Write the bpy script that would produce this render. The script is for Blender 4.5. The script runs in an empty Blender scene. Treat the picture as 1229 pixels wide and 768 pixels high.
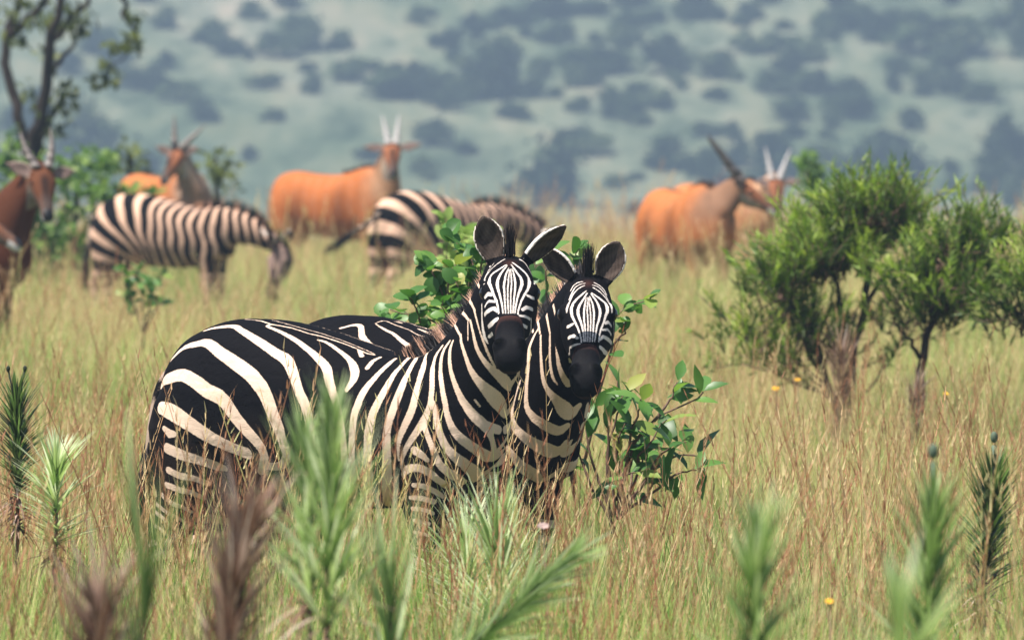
import bpy, bmesh, math, random
import numpy as np
from mathutils import Vector, Matrix

SC = bpy.context.scene
COL = SC.collection
R = math.radians
PI = math.pi
random.seed(7)
RNG = np.random.default_rng(11)

# ------------------------------------------------------------------ camera
CAM_Z = 2.05
cam_d = bpy.data.cameras.new('camera')
cam = bpy.data.objects.new('camera', cam_d)
COL.objects.link(cam)
SC.camera = cam
cam_d.sensor_width = 36.0
cam_d.lens = 300.0
cam_d.clip_start = 0.5
cam_d.clip_end = 6000.0
PITCH = math.atan(251 / 10241.0)
cam.location = (0, 0, CAM_Z)
cam.rotation_euler = (PI / 2 - PITCH, 0, 0)
cam_d.dof.use_dof = True
cam_d.dof.focus_distance = 29.7
cam_d.dof.aperture_fstop = 7.6
cam_d.dof.aperture_blades = 0

# ------------------------------------------------------------------ world, sun, exposure
SUN_DIR = Vector((-0.42, -0.24, 1.0)).normalized()      # towards the sun
SUN_EL = math.asin(SUN_DIR.z)
SUN_ROT = math.atan2(SUN_DIR.x, SUN_DIR.y)
world = bpy.data.worlds.new('World')
SC.world = world
world.use_nodes = True
wn = world.node_tree
bg = wn.nodes['Background']
sky = wn.nodes.new('ShaderNodeTexSky')
sky.sky_type = 'NISHITA'
sky.sun_disc = False
sky.sun_elevation = SUN_EL
sky.sun_rotation = SUN_ROT
wn.links.new(sky.outputs[0], bg.inputs[0])
bg.inputs[1].default_value = 0.062
sun_d = bpy.data.lights.new('sun', 'SUN')
sun_d.energy = 5.0
sun_d.angle = R(0.5)
sun_d.color = (1.0, 0.95, 0.86)
sun = bpy.data.objects.new('sun', sun_d)
sun.rotation_euler = SUN_DIR.to_track_quat('Z', 'Y').to_euler()
sun.location = (0, 0, 90)
COL.objects.link(sun)
SC.view_settings.view_transform = 'Standard'
SC.view_settings.look = 'None'
SC.view_settings.exposure = 1.02
SC.view_settings.gamma = 1.0
SC.view_settings.use_curve_mapping = False
SC.cycles.max_bounces = 4
SC.cycles.diffuse_bounces = 2
SC.cycles.glossy_bounces = 2
SC.cycles.transmission_bounces = 3
SC.cycles.transparent_max_bounces = 8
SC.cycles.volume_bounces = 0
SC.cycles.use_denoising = True
SC.cycles.sample_clamp_indirect = 6.0

FPX = 10241.0                                           # focal length in photo pixels (1229 wide)


def ray(px, py):
    """direction through a photo pixel, normalised to one metre of depth along y"""
    xc = (px - 614.5) / FPX
    yc = (384.0 - py) / FPX
    c, s = math.cos(PITCH), math.sin(PITCH)
    y = c + yc * s
    z = -s + yc * c
    return Vector((xc / y, 1.0, z / y))


def P(px, py, d):
    r = ray(px, py)
    return Vector((r.x * d, d, CAM_Z + r.z * d))


# ------------------------------------------------------------------ helpers
def tag(o, label=None, cat=None, group=None, kind=None):
    if label: o['label'] = label
    if cat: o['category'] = cat
    if group: o['group'] = group
    if kind: o['kind'] = kind
    return o


def empty(name, loc, rz=0.0, label=None, cat=None, group=None):
    o = bpy.data.objects.new(name, None)
    o.empty_display_size = 0.2
    o.location = loc
    o.rotation_euler = (0, 0, rz)
    COL.objects.link(o)
    return tag(o, label, cat, group)


def copy_tree(o, parent=None):
    c = o.copy()
    COL.objects.link(c)
    if parent is not None:
        c.parent = parent
    for ch in list(o.children):
        copy_tree(ch, c)
    return c


class MB:
    """collects faces, then links them as one mesh object"""
    def __init__(self):
        self.v = []
        self.f = []
        self.c = []          # one float per vertex (look variation)

    def add(self, verts, faces, c=0.5):
        b = len(self.v)
        self.v.extend([tuple(p) for p in verts])
        self.f.extend([tuple(i + b for i in f) for f in faces])
        if isinstance(c, (int, float)):
            self.c.extend([c] * len(verts))
        else:
            self.c.extend(c)

    def loft(self, rings, c=0.5, cap=True):
        n = len(rings[0])
        vs = [p for r in rings for p in r]
        fs = []
        for i in range(len(rings) - 1):
            for j in range(n):
                k = (j + 1) % n
                fs.append((i * n + j, i * n + k, (i + 1) * n + k, (i + 1) * n + j))
        if cap:
            fs.append(tuple(reversed(range(n))))
            fs.append(tuple(range((len(rings) - 1) * n, len(rings) * n)))
        self.add(vs, fs, c)

    def tube(self, pts, rad, n=6, c=0.5):
        pts = [Vector(p) for p in pts]
        rings = []
        u = None
        for i, p in enumerate(pts):
            t = (pts[min(i + 1, len(pts) - 1)] - pts[max(i - 1, 0)])
            if t.length < 1e-9: t = Vector((0, 0, 1))
            t.normalize()
            if u is None:
                u = t.orthogonal().normalized()
            else:
                u = (u - t * u.dot(t)).normalized()
            w = t.cross(u)
            r = rad[i] if not isinstance(rad, (int, float)) else rad
            rings.append([p + u * (r * math.cos(2 * PI * k / n)) + w * (r * math.sin(2 * PI * k / n)) for k in range(n)])
        self.loft(rings, c)

    def leaf(self, base, d, nrm, L, W, c=0.5, fold=0.15, droop=0.2, round_=False):
        """a leaf of two halves folded along its midrib"""
        d = Vector(d).normalized()
        s = d.cross(Vector(nrm))
        if s.length < 1e-6: s = d.orthogonal()
        s.normalize()
        n = s.cross(d).normalized()
        prof = [(0, .06), (.18, .75), (.45, 1.0), (.75, .85), (.93, .45), (1.0, .05)] if round_ else \
               [(0, .06), (.22, .72), (.5, 1.0), (.78, .6), (1.0, .03)]
        vs, fs = [], []
        for t, w in prof:
            m = Vector(base) + d * (L * t) - n * (L * droop * t * t)
            o = s * (W * .5 * w)
            up = n * (W * fold * w)
            vs += [m - o + up, m, m + o + up]
        for i in range(len(prof) - 1):
            a = i * 3
            fs += [(a, a + 1, a + 4, a + 3), (a + 1, a + 2, a + 5, a + 4)]
        self.add(vs, fs, c)

    def blade(self, base, d, L, W, bend, side, c=0.5, seg=3, grad=0.0):
        """a narrow tapering strip bending towards 'bend'"""
        d = Vector(d).normalized()
        s = Vector(side).normalized()
        vs, fs, cs = [], [], []
        for i in range(seg + 1):
            t = i / seg
            m = Vector(base) + d * (L * t) + Vector(bend) * (L * t * t)
            w = W * .5 * (1 - t ** 1.6) + W * .04
            vs += [m - s * w, m + s * w]
            cs += [c + grad * (t - .55)] * 2
        for i in range(seg):
            fs.append((2 * i, 2 * i + 1, 2 * i + 3, 2 * i + 2))
        self.add(vs, fs, cs)

    def mesh(self, name, smooth=True):
        me = bpy.data.meshes.new(name)
        me.from_pydata(self.v, [], self.f)
        a = me.attributes.new('tone', 'FLOAT', 'POINT')
        a.data.foreach_set('value', np.array(self.c, dtype=np.float32))
        if smooth:
            me.polygons.foreach_set('use_smooth', np.ones(len(me.polygons), dtype=bool))
        me.update()
        return me

    def build(self, name, mat, parent=None, smooth=True):
        me = self.mesh(name, smooth)
        me.materials.append(mat)
        o = bpy.data.objects.new(name, me)
        COL.objects.link(o)
        if parent is not None:
            o.parent = parent
        return o


# ------------------------------------------------------------------ materials
def new_mat(name):
    m = bpy.data.materials.new(name)
    m.use_nodes = True
    nt = m.node_tree
    for n in list(nt.nodes): nt.nodes.remove(n)
    out = nt.nodes.new('ShaderNodeOutputMaterial')
    return m, nt, out


def node(nt, kind, **kw):
    n = nt.nodes.new(kind)
    for k, v in kw.items(): setattr(n, k, v)
    return n


def principled(nt, out, rough=0.7, spec=0.3):
    b = node(nt, 'ShaderNodeBsdfPrincipled')
    b.inputs['Roughness'].default_value = rough
    b.inputs['Specular IOR Level'].default_value = spec
    nt.links.new(b.outputs[0], out.inputs[0])
    return b


def ramp(nt, stops, interp='LINEAR'):
    r = node(nt, 'ShaderNodeValToRGB')
    r.color_ramp.interpolation = interp
    e = r.color_ramp.elements
    while len(e) < len(stops): e.new(0.5)
    for i, (p, c) in enumerate(stops):
        e[i].position = p
        e[i].color = (c[0], c[1], c[2], 1)
    return r


def attr(nt, name, typ='GEOMETRY'):
    a = node(nt, 'ShaderNodeAttribute')
    a.attribute_name = name
    a.attribute_type = typ
    return a


def math_node(nt, op, a, b=None, c=None):
    n = node(nt, 'ShaderNodeMath', operation=op)
    for i, v in enumerate((a, b, c)):
        if v is None: continue
        if isinstance(v, (int, float)): n.inputs[i].default_value = v
        else: nt.links.new(v, n.inputs[i])
    return n.outputs[0]


def simple_mat(name, col, rough=0.7, spec=0.3, var=0.25, scale=30.0, bump=0.0):
    """one colour with a little noise in it"""
    m, nt, out = new_mat(name)
    b = principled(nt, out, rough, spec)
    tc = node(nt, 'ShaderNodeTexCoord')
    nz = node(nt, 'ShaderNodeTexNoise')
    nz.inputs['Scale'].default_value = scale
    nz.inputs['Detail'].default_value = 4
    nt.links.new(tc.outputs['Object'], nz.inputs['Vector'])
    lo = [c * (1 - var) for c in col]
    hi = [min(1, c * (1 + var)) for c in col]
    rp = ramp(nt, [(.3, lo), (.7, hi)])
    nt.links.new(nz.outputs[0], rp.inputs[0])
    nt.links.new(rp.outputs[0], b.inputs['Base Color'])
    if bump:
        bp = node(nt, 'ShaderNodeBump')
        bp.inputs['Strength'].default_value = bump
        bp.inputs['Distance'].default_value = 0.01
        nt.links.new(nz.outputs[0], bp.inputs['Height'])
        nt.links.new(bp.outputs[0], b.inputs['Normal'])
    return m


def leaf_mat(name, stops, transl=0.35, rough=0.55, spec=0.3, inst_var=0.0, patch=None):
    """foliage: colour along the per-vertex 'tone' (a property of each leaf), with translucency"""
    m, nt, out = new_mat(name)
    a = attr(nt, 'tone')
    fac = a.outputs['Fac']
    if inst_var:
        oi = node(nt, 'ShaderNodeObjectInfo')
        d = math_node(nt, 'MULTIPLY_ADD', oi.outputs['Random'], inst_var, -inst_var * .5)
        fac = math_node(nt, 'ADD', fac, d)
    if patch:
        g = node(nt, 'ShaderNodeNewGeometry')
        nz = node(nt, 'ShaderNodeTexNoise')
        nz.inputs['Scale'].default_value = patch[0]
        nz.inputs['Detail'].default_value = 3
        mp = node(nt, 'ShaderNodeMapping')
        mp.inputs['Scale'].default_value = (1, .45, .2)
        nt.links.new(g.outputs['Position'], mp.inputs[0])
        nt.links.new(mp.outputs[0], nz.inputs['Vector'])
        d = math_node(nt, 'MULTIPLY_ADD', nz.outputs[0], patch[1], -patch[1] * .5)
        fac = math_node(nt, 'ADD', fac, d)
    rp = ramp(nt, stops)
    nt.links.new(fac, rp.inputs[0])
    b = principled(nt, out, rough, spec)
    nt.links.new(rp.outputs[0], b.inputs['Base Color'])
    tr = node(nt, 'ShaderNodeBsdfTranslucent')
    hs = node(nt, 'ShaderNodeHueSaturation')
    hs.inputs['Value'].default_value = 1.25
    hs.inputs['Saturation'].default_value = 1.1
    nt.links.new(rp.outputs[0], hs.inputs['Color'])
    nt.links.new(hs.outputs[0], tr.inputs[0])
    mx = node(nt, 'ShaderNodeMixShader')
    mx.inputs[0].default_value = transl
    nt.links.new(b.outputs[0], mx.inputs[1])
    nt.links.new(tr.outputs[0], mx.inputs[2])
    nt.links.new(mx.outputs[0], out.inputs[0])
    return m
# ------------------------------------------------------------------ terrain
from mathutils import noise as mnoise


def fbm(x, y, s, o=4):
    return mnoise.fractal(Vector((x * s, y * s, 3.7)), 1.0, 2.0, o)


def ground_z(x, y):
    z = .10 * fbm(x, y, .06) if y > 45 else .10 * fbm(x, y, .06) * max(0, (y - 33) / 12)
    if y > 93:                                    # the plain rolls off into the valley
        t = y - 93
        z -= .0013 * t * t if t < 60 else .0013 * 3600 + .156 * (t - 60) * math.exp(-(t - 60) / 160)
    if y > 560:                                   # the far hillside
        t = y - 560
        z += .120 * t * (1 - math.exp(-t / 120)) + 9 * fbm(x, y, .0022, 3) * min(1, t / 300) + 2.2 * fbm(x, y, .011, 3) * min(1, t / 200)
    return z


def soil_mat():
    m, nt, out = new_mat('grassland_soil')
    b = principled(nt, out, .9, .1)
    g = node(nt, 'ShaderNodeNewGeometry')
    n1 = node(nt, 'ShaderNodeTexNoise'); n1.inputs['Scale'].default_value = 1.3; n1.inputs['Detail'].default_value = 6
    nt.links.new(g.outputs['Position'], n1.inputs['Vector'])
    r1 = ramp(nt, [(.3, (.05, .045, .022)), (.55, (.085, .075, .035)), (.75, (.06, .075, .028))])
    nt.links.new(n1.outputs[0], r1.inputs[0])
    n3 = node(nt, 'ShaderNodeTexNoise'); n3.inputs['Scale'].default_value = .15; n3.inputs['Detail'].default_value = 8; n3.inputs['Roughness'].default_value = .7
    # the far hillside: pale grass with darker thicket
    n2 = node(nt, 'ShaderNodeTexNoise'); n2.inputs['Scale'].default_value = .024; n2.inputs['Detail'].default_value = 8; n2.inputs['Roughness'].default_value = .68
    mp = node(nt, 'ShaderNodeMapping'); mp.inputs['Scale'].default_value = (1, .20, 1)
    nt.links.new(g.outputs['Position'], mp.inputs[0]); nt.links.new(mp.outputs[0], n2.inputs['Vector'])
    r2 = ramp(nt, [(.28, (.055, .080, .045)), (.42, (.095, .122, .068)), (.52, (.155, .172, .110)), (.62, (.23, .225, .165)), (.74, (.31, .27, .22))])
    nt.links.new(n2.outputs[0], r2.inputs[0])
    nt.links.new(mp.outputs[0], n3.inputs['Vector'])
    r3 = ramp(nt, [(.38, (.36, .44, .38)), (.50, (.92, .94, .92)), (.64, (1.45, 1.22, 1.18))])
    nt.links.new(n3.outputs[0], r3.inputs[0])
    mm = node(nt, 'ShaderNodeMix', data_type='RGBA', blend_type='MULTIPLY'); mm.inputs['Factor'].default_value = 1
    nt.links.new(r2.outputs[0], mm.inputs[6]); nt.links.new(r3.outputs[0], mm.inputs[7])
    sx = node(nt, 'ShaderNodeSeparateXYZ'); nt.links.new(g.outputs['Position'], sx.inputs[0])
    mr = node(nt, 'ShaderNodeMapRange'); mr.inputs['From Min'].default_value = 150; mr.inputs['From Max'].default_value = 400
    nt.links.new(sx.outputs['Y'], mr.inputs['Value'])
    mx = node(nt, 'ShaderNodeMix', data_type='RGBA')
    nt.links.new(mr.outputs[0], mx.inputs['Factor']); nt.links.new(r1.outputs[0], mx.inputs[6]); nt.links.new(mm.outputs[2], mx.inputs[7])
    nt.links.new(mx.outputs[2], b.inputs['Base Color'])
    bp = node(nt, 'ShaderNodeBump'); bp.inputs['Strength'].default_value = .6; bp.inputs['Distance'].default_value = .05
    nt.links.new(n1.outputs[0], bp.inputs['Height']); nt.links.new(bp.outputs[0], b.inputs['Normal'])
    return m


def build_ground():
    ys = list(np.linspace(-6, 130, 90)) + list(np.linspace(134, 560, 60)) + list(np.linspace(568, 1700, 110)) + [1900, 2300]
    us = np.linspace(-1, 1, 61)
    V, F = [], []
    for y in ys:
        hw = 26 + .30 * max(y, 0)
        for u in us:
            V.append((u * hw, y, ground_z(u * hw, y)))
    n = len(us)
    for i in range(len(ys) - 1):
        for j in range(n - 1):
            F.append((i * n + j, i * n + j + 1, (i + 1) * n + j + 1, (i + 1) * n + j))
    mb = MB(); mb.add(V, F)
    return tag(mb.build('ground', soil_mat()), kind='structure')


GROUND = build_ground()

# ------------------------------------------------------------------ haze over the valley
def build_haze():
    m, nt, out = new_mat('valley_haze')
    v = node(nt, 'ShaderNodeVolumePrincipled')
    v.inputs['Color'].default_value = (.53, .71, .93, 1)
    v.inputs['Density'].default_value = HAZE_DENSITY
    v.inputs['Anisotropy'].default_value = .2
    nt.links.new(v.outputs[0], out.inputs['Volume'])
    bm = bmesh.new()
    bmesh.ops.create_cube(bm, size=1)
    x0, x1, y0, y1, z0, z1 = -800, 800, -30, 2400, -45, 215
    for q in bm.verts:
        q.co = (x0 if q.co.x < 0 else x1, y0 if q.co.y < 0 else y1, z0 if q.co.z < 0 else z1)
    me = bpy.data.meshes.new('haze'); bm.to_mesh(me); bm.free()
    me.materials.append(m)
    o = bpy.data.objects.new('haze', me); COL.objects.link(o)
    return tag(o, kind='stuff')


HAZE_DENSITY = .00082
build_haze()

# ------------------------------------------------------------------ grass
def scatter(name, protos, pts, rots, scls, idx, mat):
    """one grass object: every tuft is an instance of a few tuft meshes"""
    col = bpy.data.collections.new(name + '_tufts')
    for i, me in enumerate(protos):
        me.materials.append(mat)
        col.objects.link(bpy.data.objects.new('%s_tuft_%02d' % (name, i), me))
    me = bpy.data.meshes.new(name)
    me.from_pydata([tuple(p) for p in pts], [], [])
    a = me.attributes.new('rot', 'FLOAT_VECTOR', 'POINT'); a.data.foreach_set('vector', np.array(rots, dtype=np.float32).ravel())
    a = me.attributes.new('scl', 'FLOAT_VECTOR', 'POINT'); a.data.foreach_set('vector', np.array(scls, dtype=np.float32).ravel())
    a = me.attributes.new('idx', 'INT', 'POINT'); a.data.foreach_set('value', np.array(idx, dtype=np.int32))
    o = bpy.data.objects.new(name, me)
    COL.objects.link(o)
    ng = bpy.data.node_groups.new(name, 'GeometryNodeTree')
    ng.interface.new_socket('Geometry', in_out='INPUT', socket_type='NodeSocketGeometry')
    ng.interface.new_socket('Geometry', in_out='OUTPUT', socket_type='NodeSocketGeometry')
    gi = ng.nodes.new('NodeGroupInput'); go = ng.nodes.new('NodeGroupOutput')
    ip = ng.nodes.new('GeometryNodeInstanceOnPoints')
    ci = ng.nodes.new('GeometryNodeCollectionInfo')
    ci.inputs['Collection'].default_value = col
    ci.inputs['Separate Children'].default_value = True
    ci.inputs['Reset Children'].default_value = True
    ip.inputs['Pick Instance'].default_value = True

    def na(nm, typ):
        n = ng.nodes.new('GeometryNodeInputNamedAttribute'); n.data_type = typ; n.inputs['Name'].default_value = nm
        return n.outputs['Attribute']
    e2r = ng.nodes.new('FunctionNodeEulerToRotation')
    ng.links.new(na('rot', 'FLOAT_VECTOR'), e2r.inputs[0])
    ng.links.new(gi.outputs[0], ip.inputs['Points'])
    ng.links.new(ci.outputs[0], ip.inputs['Instance'])
    ng.links.new(na('idx', 'INT'), ip.inputs['Instance Index'])
    ng.links.new(e2r.outputs[0], ip.inputs['Rotation'])
    ng.links.new(na('scl', 'FLOAT_VECTOR'), ip.inputs['Scale'])
    ng.links.new(ip.outputs[0], go.inputs[0])
    md = o.modifiers.new('scatter', 'NODES'); md.node_group = ng
    return tag(o, kind='stuff')


def tuft(rng, n, rad, h0, h1, w, spread, tone, bend=.25, stalks=0, seed_tone=.9, grad=.42):
    mb = MB()
    for i in range(n):
        a = rng.uniform(0, 2 * PI); r = rad * math.sqrt(rng.uniform())
        base = Vector((r * math.cos(a), r * math.sin(a), -.02))
        a2 = a + rng.normal(0, .8)
        d = Vector((math.cos(a2) * spread * rng.uniform(.2, 1), math.sin(a2) * spread * rng.uniform(.2, 1), 1))
        L = rng.uniform(h0, h1)
        bd = Vector((math.cos(a2), math.sin(a2), -.35)) * (bend * rng.uniform(.2, 1.3))
        side = Vector((math.cos(a2 + PI / 2 + rng.normal(0, .5)), math.sin(a2 + PI / 2 + rng.normal(0, .5)), 0))
        mb.blade(base, d, L, w * rng.uniform(.7, 1.3), bd, side, float(np.clip(rng.normal(tone, .13), 0, 1)), 4, grad)
    for i in range(stalks):
        a = rng.uniform(0, 2 * PI); r = rad * math.sqrt(rng.uniform())
        base = Vector((r * math.cos(a), r * math.sin(a), 0))
        ln = rng.uniform(h1 * .95, h1 * 1.35)
        lean = Vector((rng.normal(0, .14), rng.normal(0, .14), 1)).normalized()
        bd = Vector((rng.normal(0, .10), rng.normal(0, .10), 0))
        c = float(np.clip(rng.normal(seed_tone, .08), 0, 1))
        pts = [base + lean * (ln * t) + bd * (ln * t * t) for t in (0, .33, .66, 1)]
        mb.tube(pts, [.0016, .0014, .0012, .0008], 3, c)
        k = int(rng.integers(7, 14))
        for j in range(k):                        # spikelets of the seed head
            t = 1 - .30 * j / k
            p = base + lean * (ln * t) + bd * (ln * t * t)
            aa = rng.uniform(0, 2 * PI)
            mb.blade(p, Vector((math.cos(aa) * .45, math.sin(aa) * .45, 1)), rng.uniform(.02, .05), .0036, Vector((0, 0, -.1)), Vector((-math.sin(aa), math.cos(aa), 0)), c, 2)
    return mb.mesh('tuft', False)


GREEN_DRY = [(0.0, (.09, .21, .035)), (.20, (.20, .36, .065)), (.38, (.44, .53, .15)), (.56, (.74, .66, .31)), (.74, (.76, .58, .33)), (.90, (.58, .31, .17)), (1.0, (.36, .15, .085))]
M_GRASS = leaf_mat('dry_and_green_grass', GREEN_DRY, .42, .6, .2, .30, (.34, .82))
M_GRASS_GREEN = leaf_mat('fresh_green_grass', [(0, (.06, .13, .03)), (.5, (.14, .25, .06)), (1, (.34, .42, .15))], .4, .5, .25, .3, (.3, .4))


def field_points(dens, y0, y1, rng, reject=None):
    out = []
    step = 1.0
    y = y0
    while y < y1:
        hw = .073 * y + 2.4
        n = rng.poisson(dens(y) * 2 * hw * step)
        xs = rng.uniform(-hw, hw, n); yy = rng.uniform(y, y + step, n)
        for a, b in zip(xs, yy):
            if reject and reject(a, b): continue
            out.append((a, b))
        y += step
    return out


def build_grass():
    rng = np.random.default_rng(5)
    protos = [tuft(rng, 50, .13, .28, .66, .0036, .30, .38, .26, 2, .74) for _ in range(5)] + \
             [tuft(rng, 42, .12, .30, .72, .0034, .26, .50, .22, 2, .80) for _ in range(4)] + \
             [tuft(rng, 54, .12, .26, .64, .0046, .32, .15, .30, 0, grad=.26) for _ in range(3)] + \
             [tuft(rng, 16, .16, .30, .62, .0032, .20, .60, .15, 6, .92) for _ in range(3)]
    pts = field_points(lambda y: (34 if 21 < y < 30 else 26) if y < 40 else (17 if y < 70 else 11), 11, 112, rng)
    P_, Rr, S, I = [], [], [], []
    for (x, y) in pts:
        g = fbm(x, y * .6, .16, 3)                # patches of greener and of drier growth
        g2 = fbm(x + 50, y * .6 + 9, .5, 3)
        near = max(0, min(1, (35 - y) / 9))
        green = .28 + .50 * near * (1 if x < .5 else .55) - .35 * g + .06 * (y > 40)
        red = .14 + .50 * g2 + .22 * (x > .45 and y < 38) + .25 * (x < -1.15 and 28 < y < 40) - .3 * (y > 40)
        u = rng.uniform()
        if 26.5 < y < 30.2 and -1.35 < x < .35: red = -1
        if u < green: i = rng.integers(9, 12)
        elif u < green + max(0, red) * .45: i = rng.integers(12, 15)
        elif u < green + .45 * max(0, red) + .35: i = rng.integers(5, 9)
        else: i = rng.integers(0, 5)
        s = rng.uniform(.68, 1.12) * (1.0 if y < 60 else 1.05) * (1 + .22 * fbm(x + 7, y * .7 + 31, .45, 2))
        if 22 < y < 29.6: s *= 1.22
        if y < 21: s *= .9
        if 58 < y < 80: s *= .84
        if y > 82 or (52 < y < 60 and x < -2.4): s *= 1.15
        if 68 < y < 80 and x > .9: s *= 1.5
        if 66 < y < 76.5 and -1.5 < x < .1: s *= 1.45
        P_.append((x, y, ground_z(x, y)))
        Rr.append((rng.normal(0, .09), rng.normal(0, .09), rng.uniform(0, 6.28)))
        S.append((s * (1 if y < 55 else 1.35), s * (1 if y < 55 else 1.35), s * rng.uniform(.85, 1.15)))
        I.append(int(i))
    print('tufts', len(P_))
    return scatter('grass', protos, P_, Rr, S, I, M_GRASS)


build_grass()
# ------------------------------------------------------------------ animals: one continuous skin each
def voxel_union(mb, voxel):
    me = bpy.data.meshes.new('tmp')
    me.from_pydata(mb.v, [], mb.f)
    o = bpy.data.objects.new('tmp', me)
    COL.objects.link(o)
    md = o.modifiers.new('r', 'REMESH')
    md.mode = 'VOXEL'
    md.voxel_size = voxel
    dg = bpy.context.evaluated_depsgraph_get()
    ev = o.evaluated_get(dg)
    m2 = ev.to_mesh()
    v = np.empty(len(m2.vertices) * 3, dtype=np.float32)
    m2.vertices.foreach_get('co', v)
    v = v.reshape(-1, 3).astype(np.float64)
    f = np.empty(len(m2.loops), dtype=np.int32)
    m2.loops.foreach_get('vertex_index', f)
    f = f.reshape(-1, 4)
    ev.to_mesh_clear()
    bpy.data.objects.remove(o)
    bpy.data.meshes.remove(me)
    return v, f


def smooth_mesh(v, f, it, lock=None):
    e = np.concatenate([f[:, [0, 1]], f[:, [1, 2]], f[:, [2, 3]], f[:, [3, 0]]])
    n = len(v)
    deg = np.bincount(e[:, 0], minlength=n) + np.bincount(e[:, 1], minlength=n)
    deg = np.maximum(deg, 1)
    for i in range(it):
        for lam in (0.55, -0.53):
            a = np.empty_like(v)
            for k in range(3):
                a[:, k] = np.bincount(e[:, 0], v[e[:, 1], k], n) + np.bincount(e[:, 1], v[e[:, 0], k], n)
            dlt = lam * (a / deg[:, None] - v)
            if lock is not None: dlt *= lock[:, None]
            v = v + dlt
    return v


def sring(c, u, w, ru, rw_up, rw_dn, n=28, p=2.3):
    """superellipse ring: u sideways, w up; different half heights above and below"""
    out = []
    for k in range(n):
        a = 2 * PI * k / n
        ca, sa = math.cos(a), math.sin(a)
        x = math.copysign(abs(ca) ** (2 / p), ca) * ru
        z = math.copysign(abs(sa) ** (2 / p), sa) * (rw_up if sa > 0 else rw_dn)
        out.append(c + u * x + w * z)
    return out


def spline(pts, n):
    """Catmull-Rom through rows of numbers"""
    a = np.array(pts, dtype=float)
    a = np.vstack([2 * a[0] - a[1], a, 2 * a[-1] - a[-2]])
    m = len(pts) - 1
    out = []
    for i in range(n + 1):
        s = i / n * m
        k = min(int(s), m - 1)
        t = s - k
        p0, p1, p2, p3 = a[k], a[k + 1], a[k + 2], a[k + 3]
        out.append(.5 * (2 * p1 + (p2 - p0) * t + (2 * p0 - 5 * p1 + 4 * p2 - p3) * t * t + (3 * p1 - p0 - 3 * p2 + p3) * t ** 3))
    return np.array(out)


def vec(a): return Vector((float(a[0]), float(a[1]), float(a[2])))


def head_frame(poll, dirv, roll=0.0):
    d = Vector(dirv).normalized()
    l = Vector((0, 0, 1)).cross(d)
    l.normalize()
    n = d.cross(l).normalized()
    if roll:
        q = Matrix.Rotation(roll, 3, d)
        l = q @ l
        n = q @ n
    return Vector(poll), d, l, n


EAR_PROF = [(0, .50), (.10, .62), (.25, .84), (.42, 1.0), (.58, 1.0), (.72, .88), (.84, .66), (.93, .40), (1.0, .10)]
EAR_NARROW = [(0, .42), (.15, .65), (.35, 1.0), (.55, .92), (.75, .62), (.9, .32), (1.0, .08)]


def ear_rings(e, prof, n=9):
    """cupped shell; e = dict(base, a: along, b: way it opens, L, W half width, D depth, th)"""
    a = e['a'].normalized()
    b = (e['b'] - a * e['b'].dot(a)).normalized()
    w = a.cross(b)
    e['_f'] = (a, b, w)
    rings = []
    for t, k in prof:
        c = e['base'] + a * (e['L'] * t) - b * (e.get('curl', .0) * t * t)
        W = e['W'] * k
        D = e['D'] * (0.35 + 0.65 * k) * (1 - .5 * t)
        outer, inner = [], []
        for i in range(n):
            ph = (i / (n - 1) * 2 - 1) * R(88)
            outer.append(c + w * (W * math.sin(ph)) - b * (D * math.cos(ph)))
            inner.append(c + w * ((W - e['th']) * math.sin(ph)) - b * ((D - e['th'] * 1.0) * math.cos(ph)) + b * e['th'] * .2)
        rings.append(outer + inner[::-1])
    return rings


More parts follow.
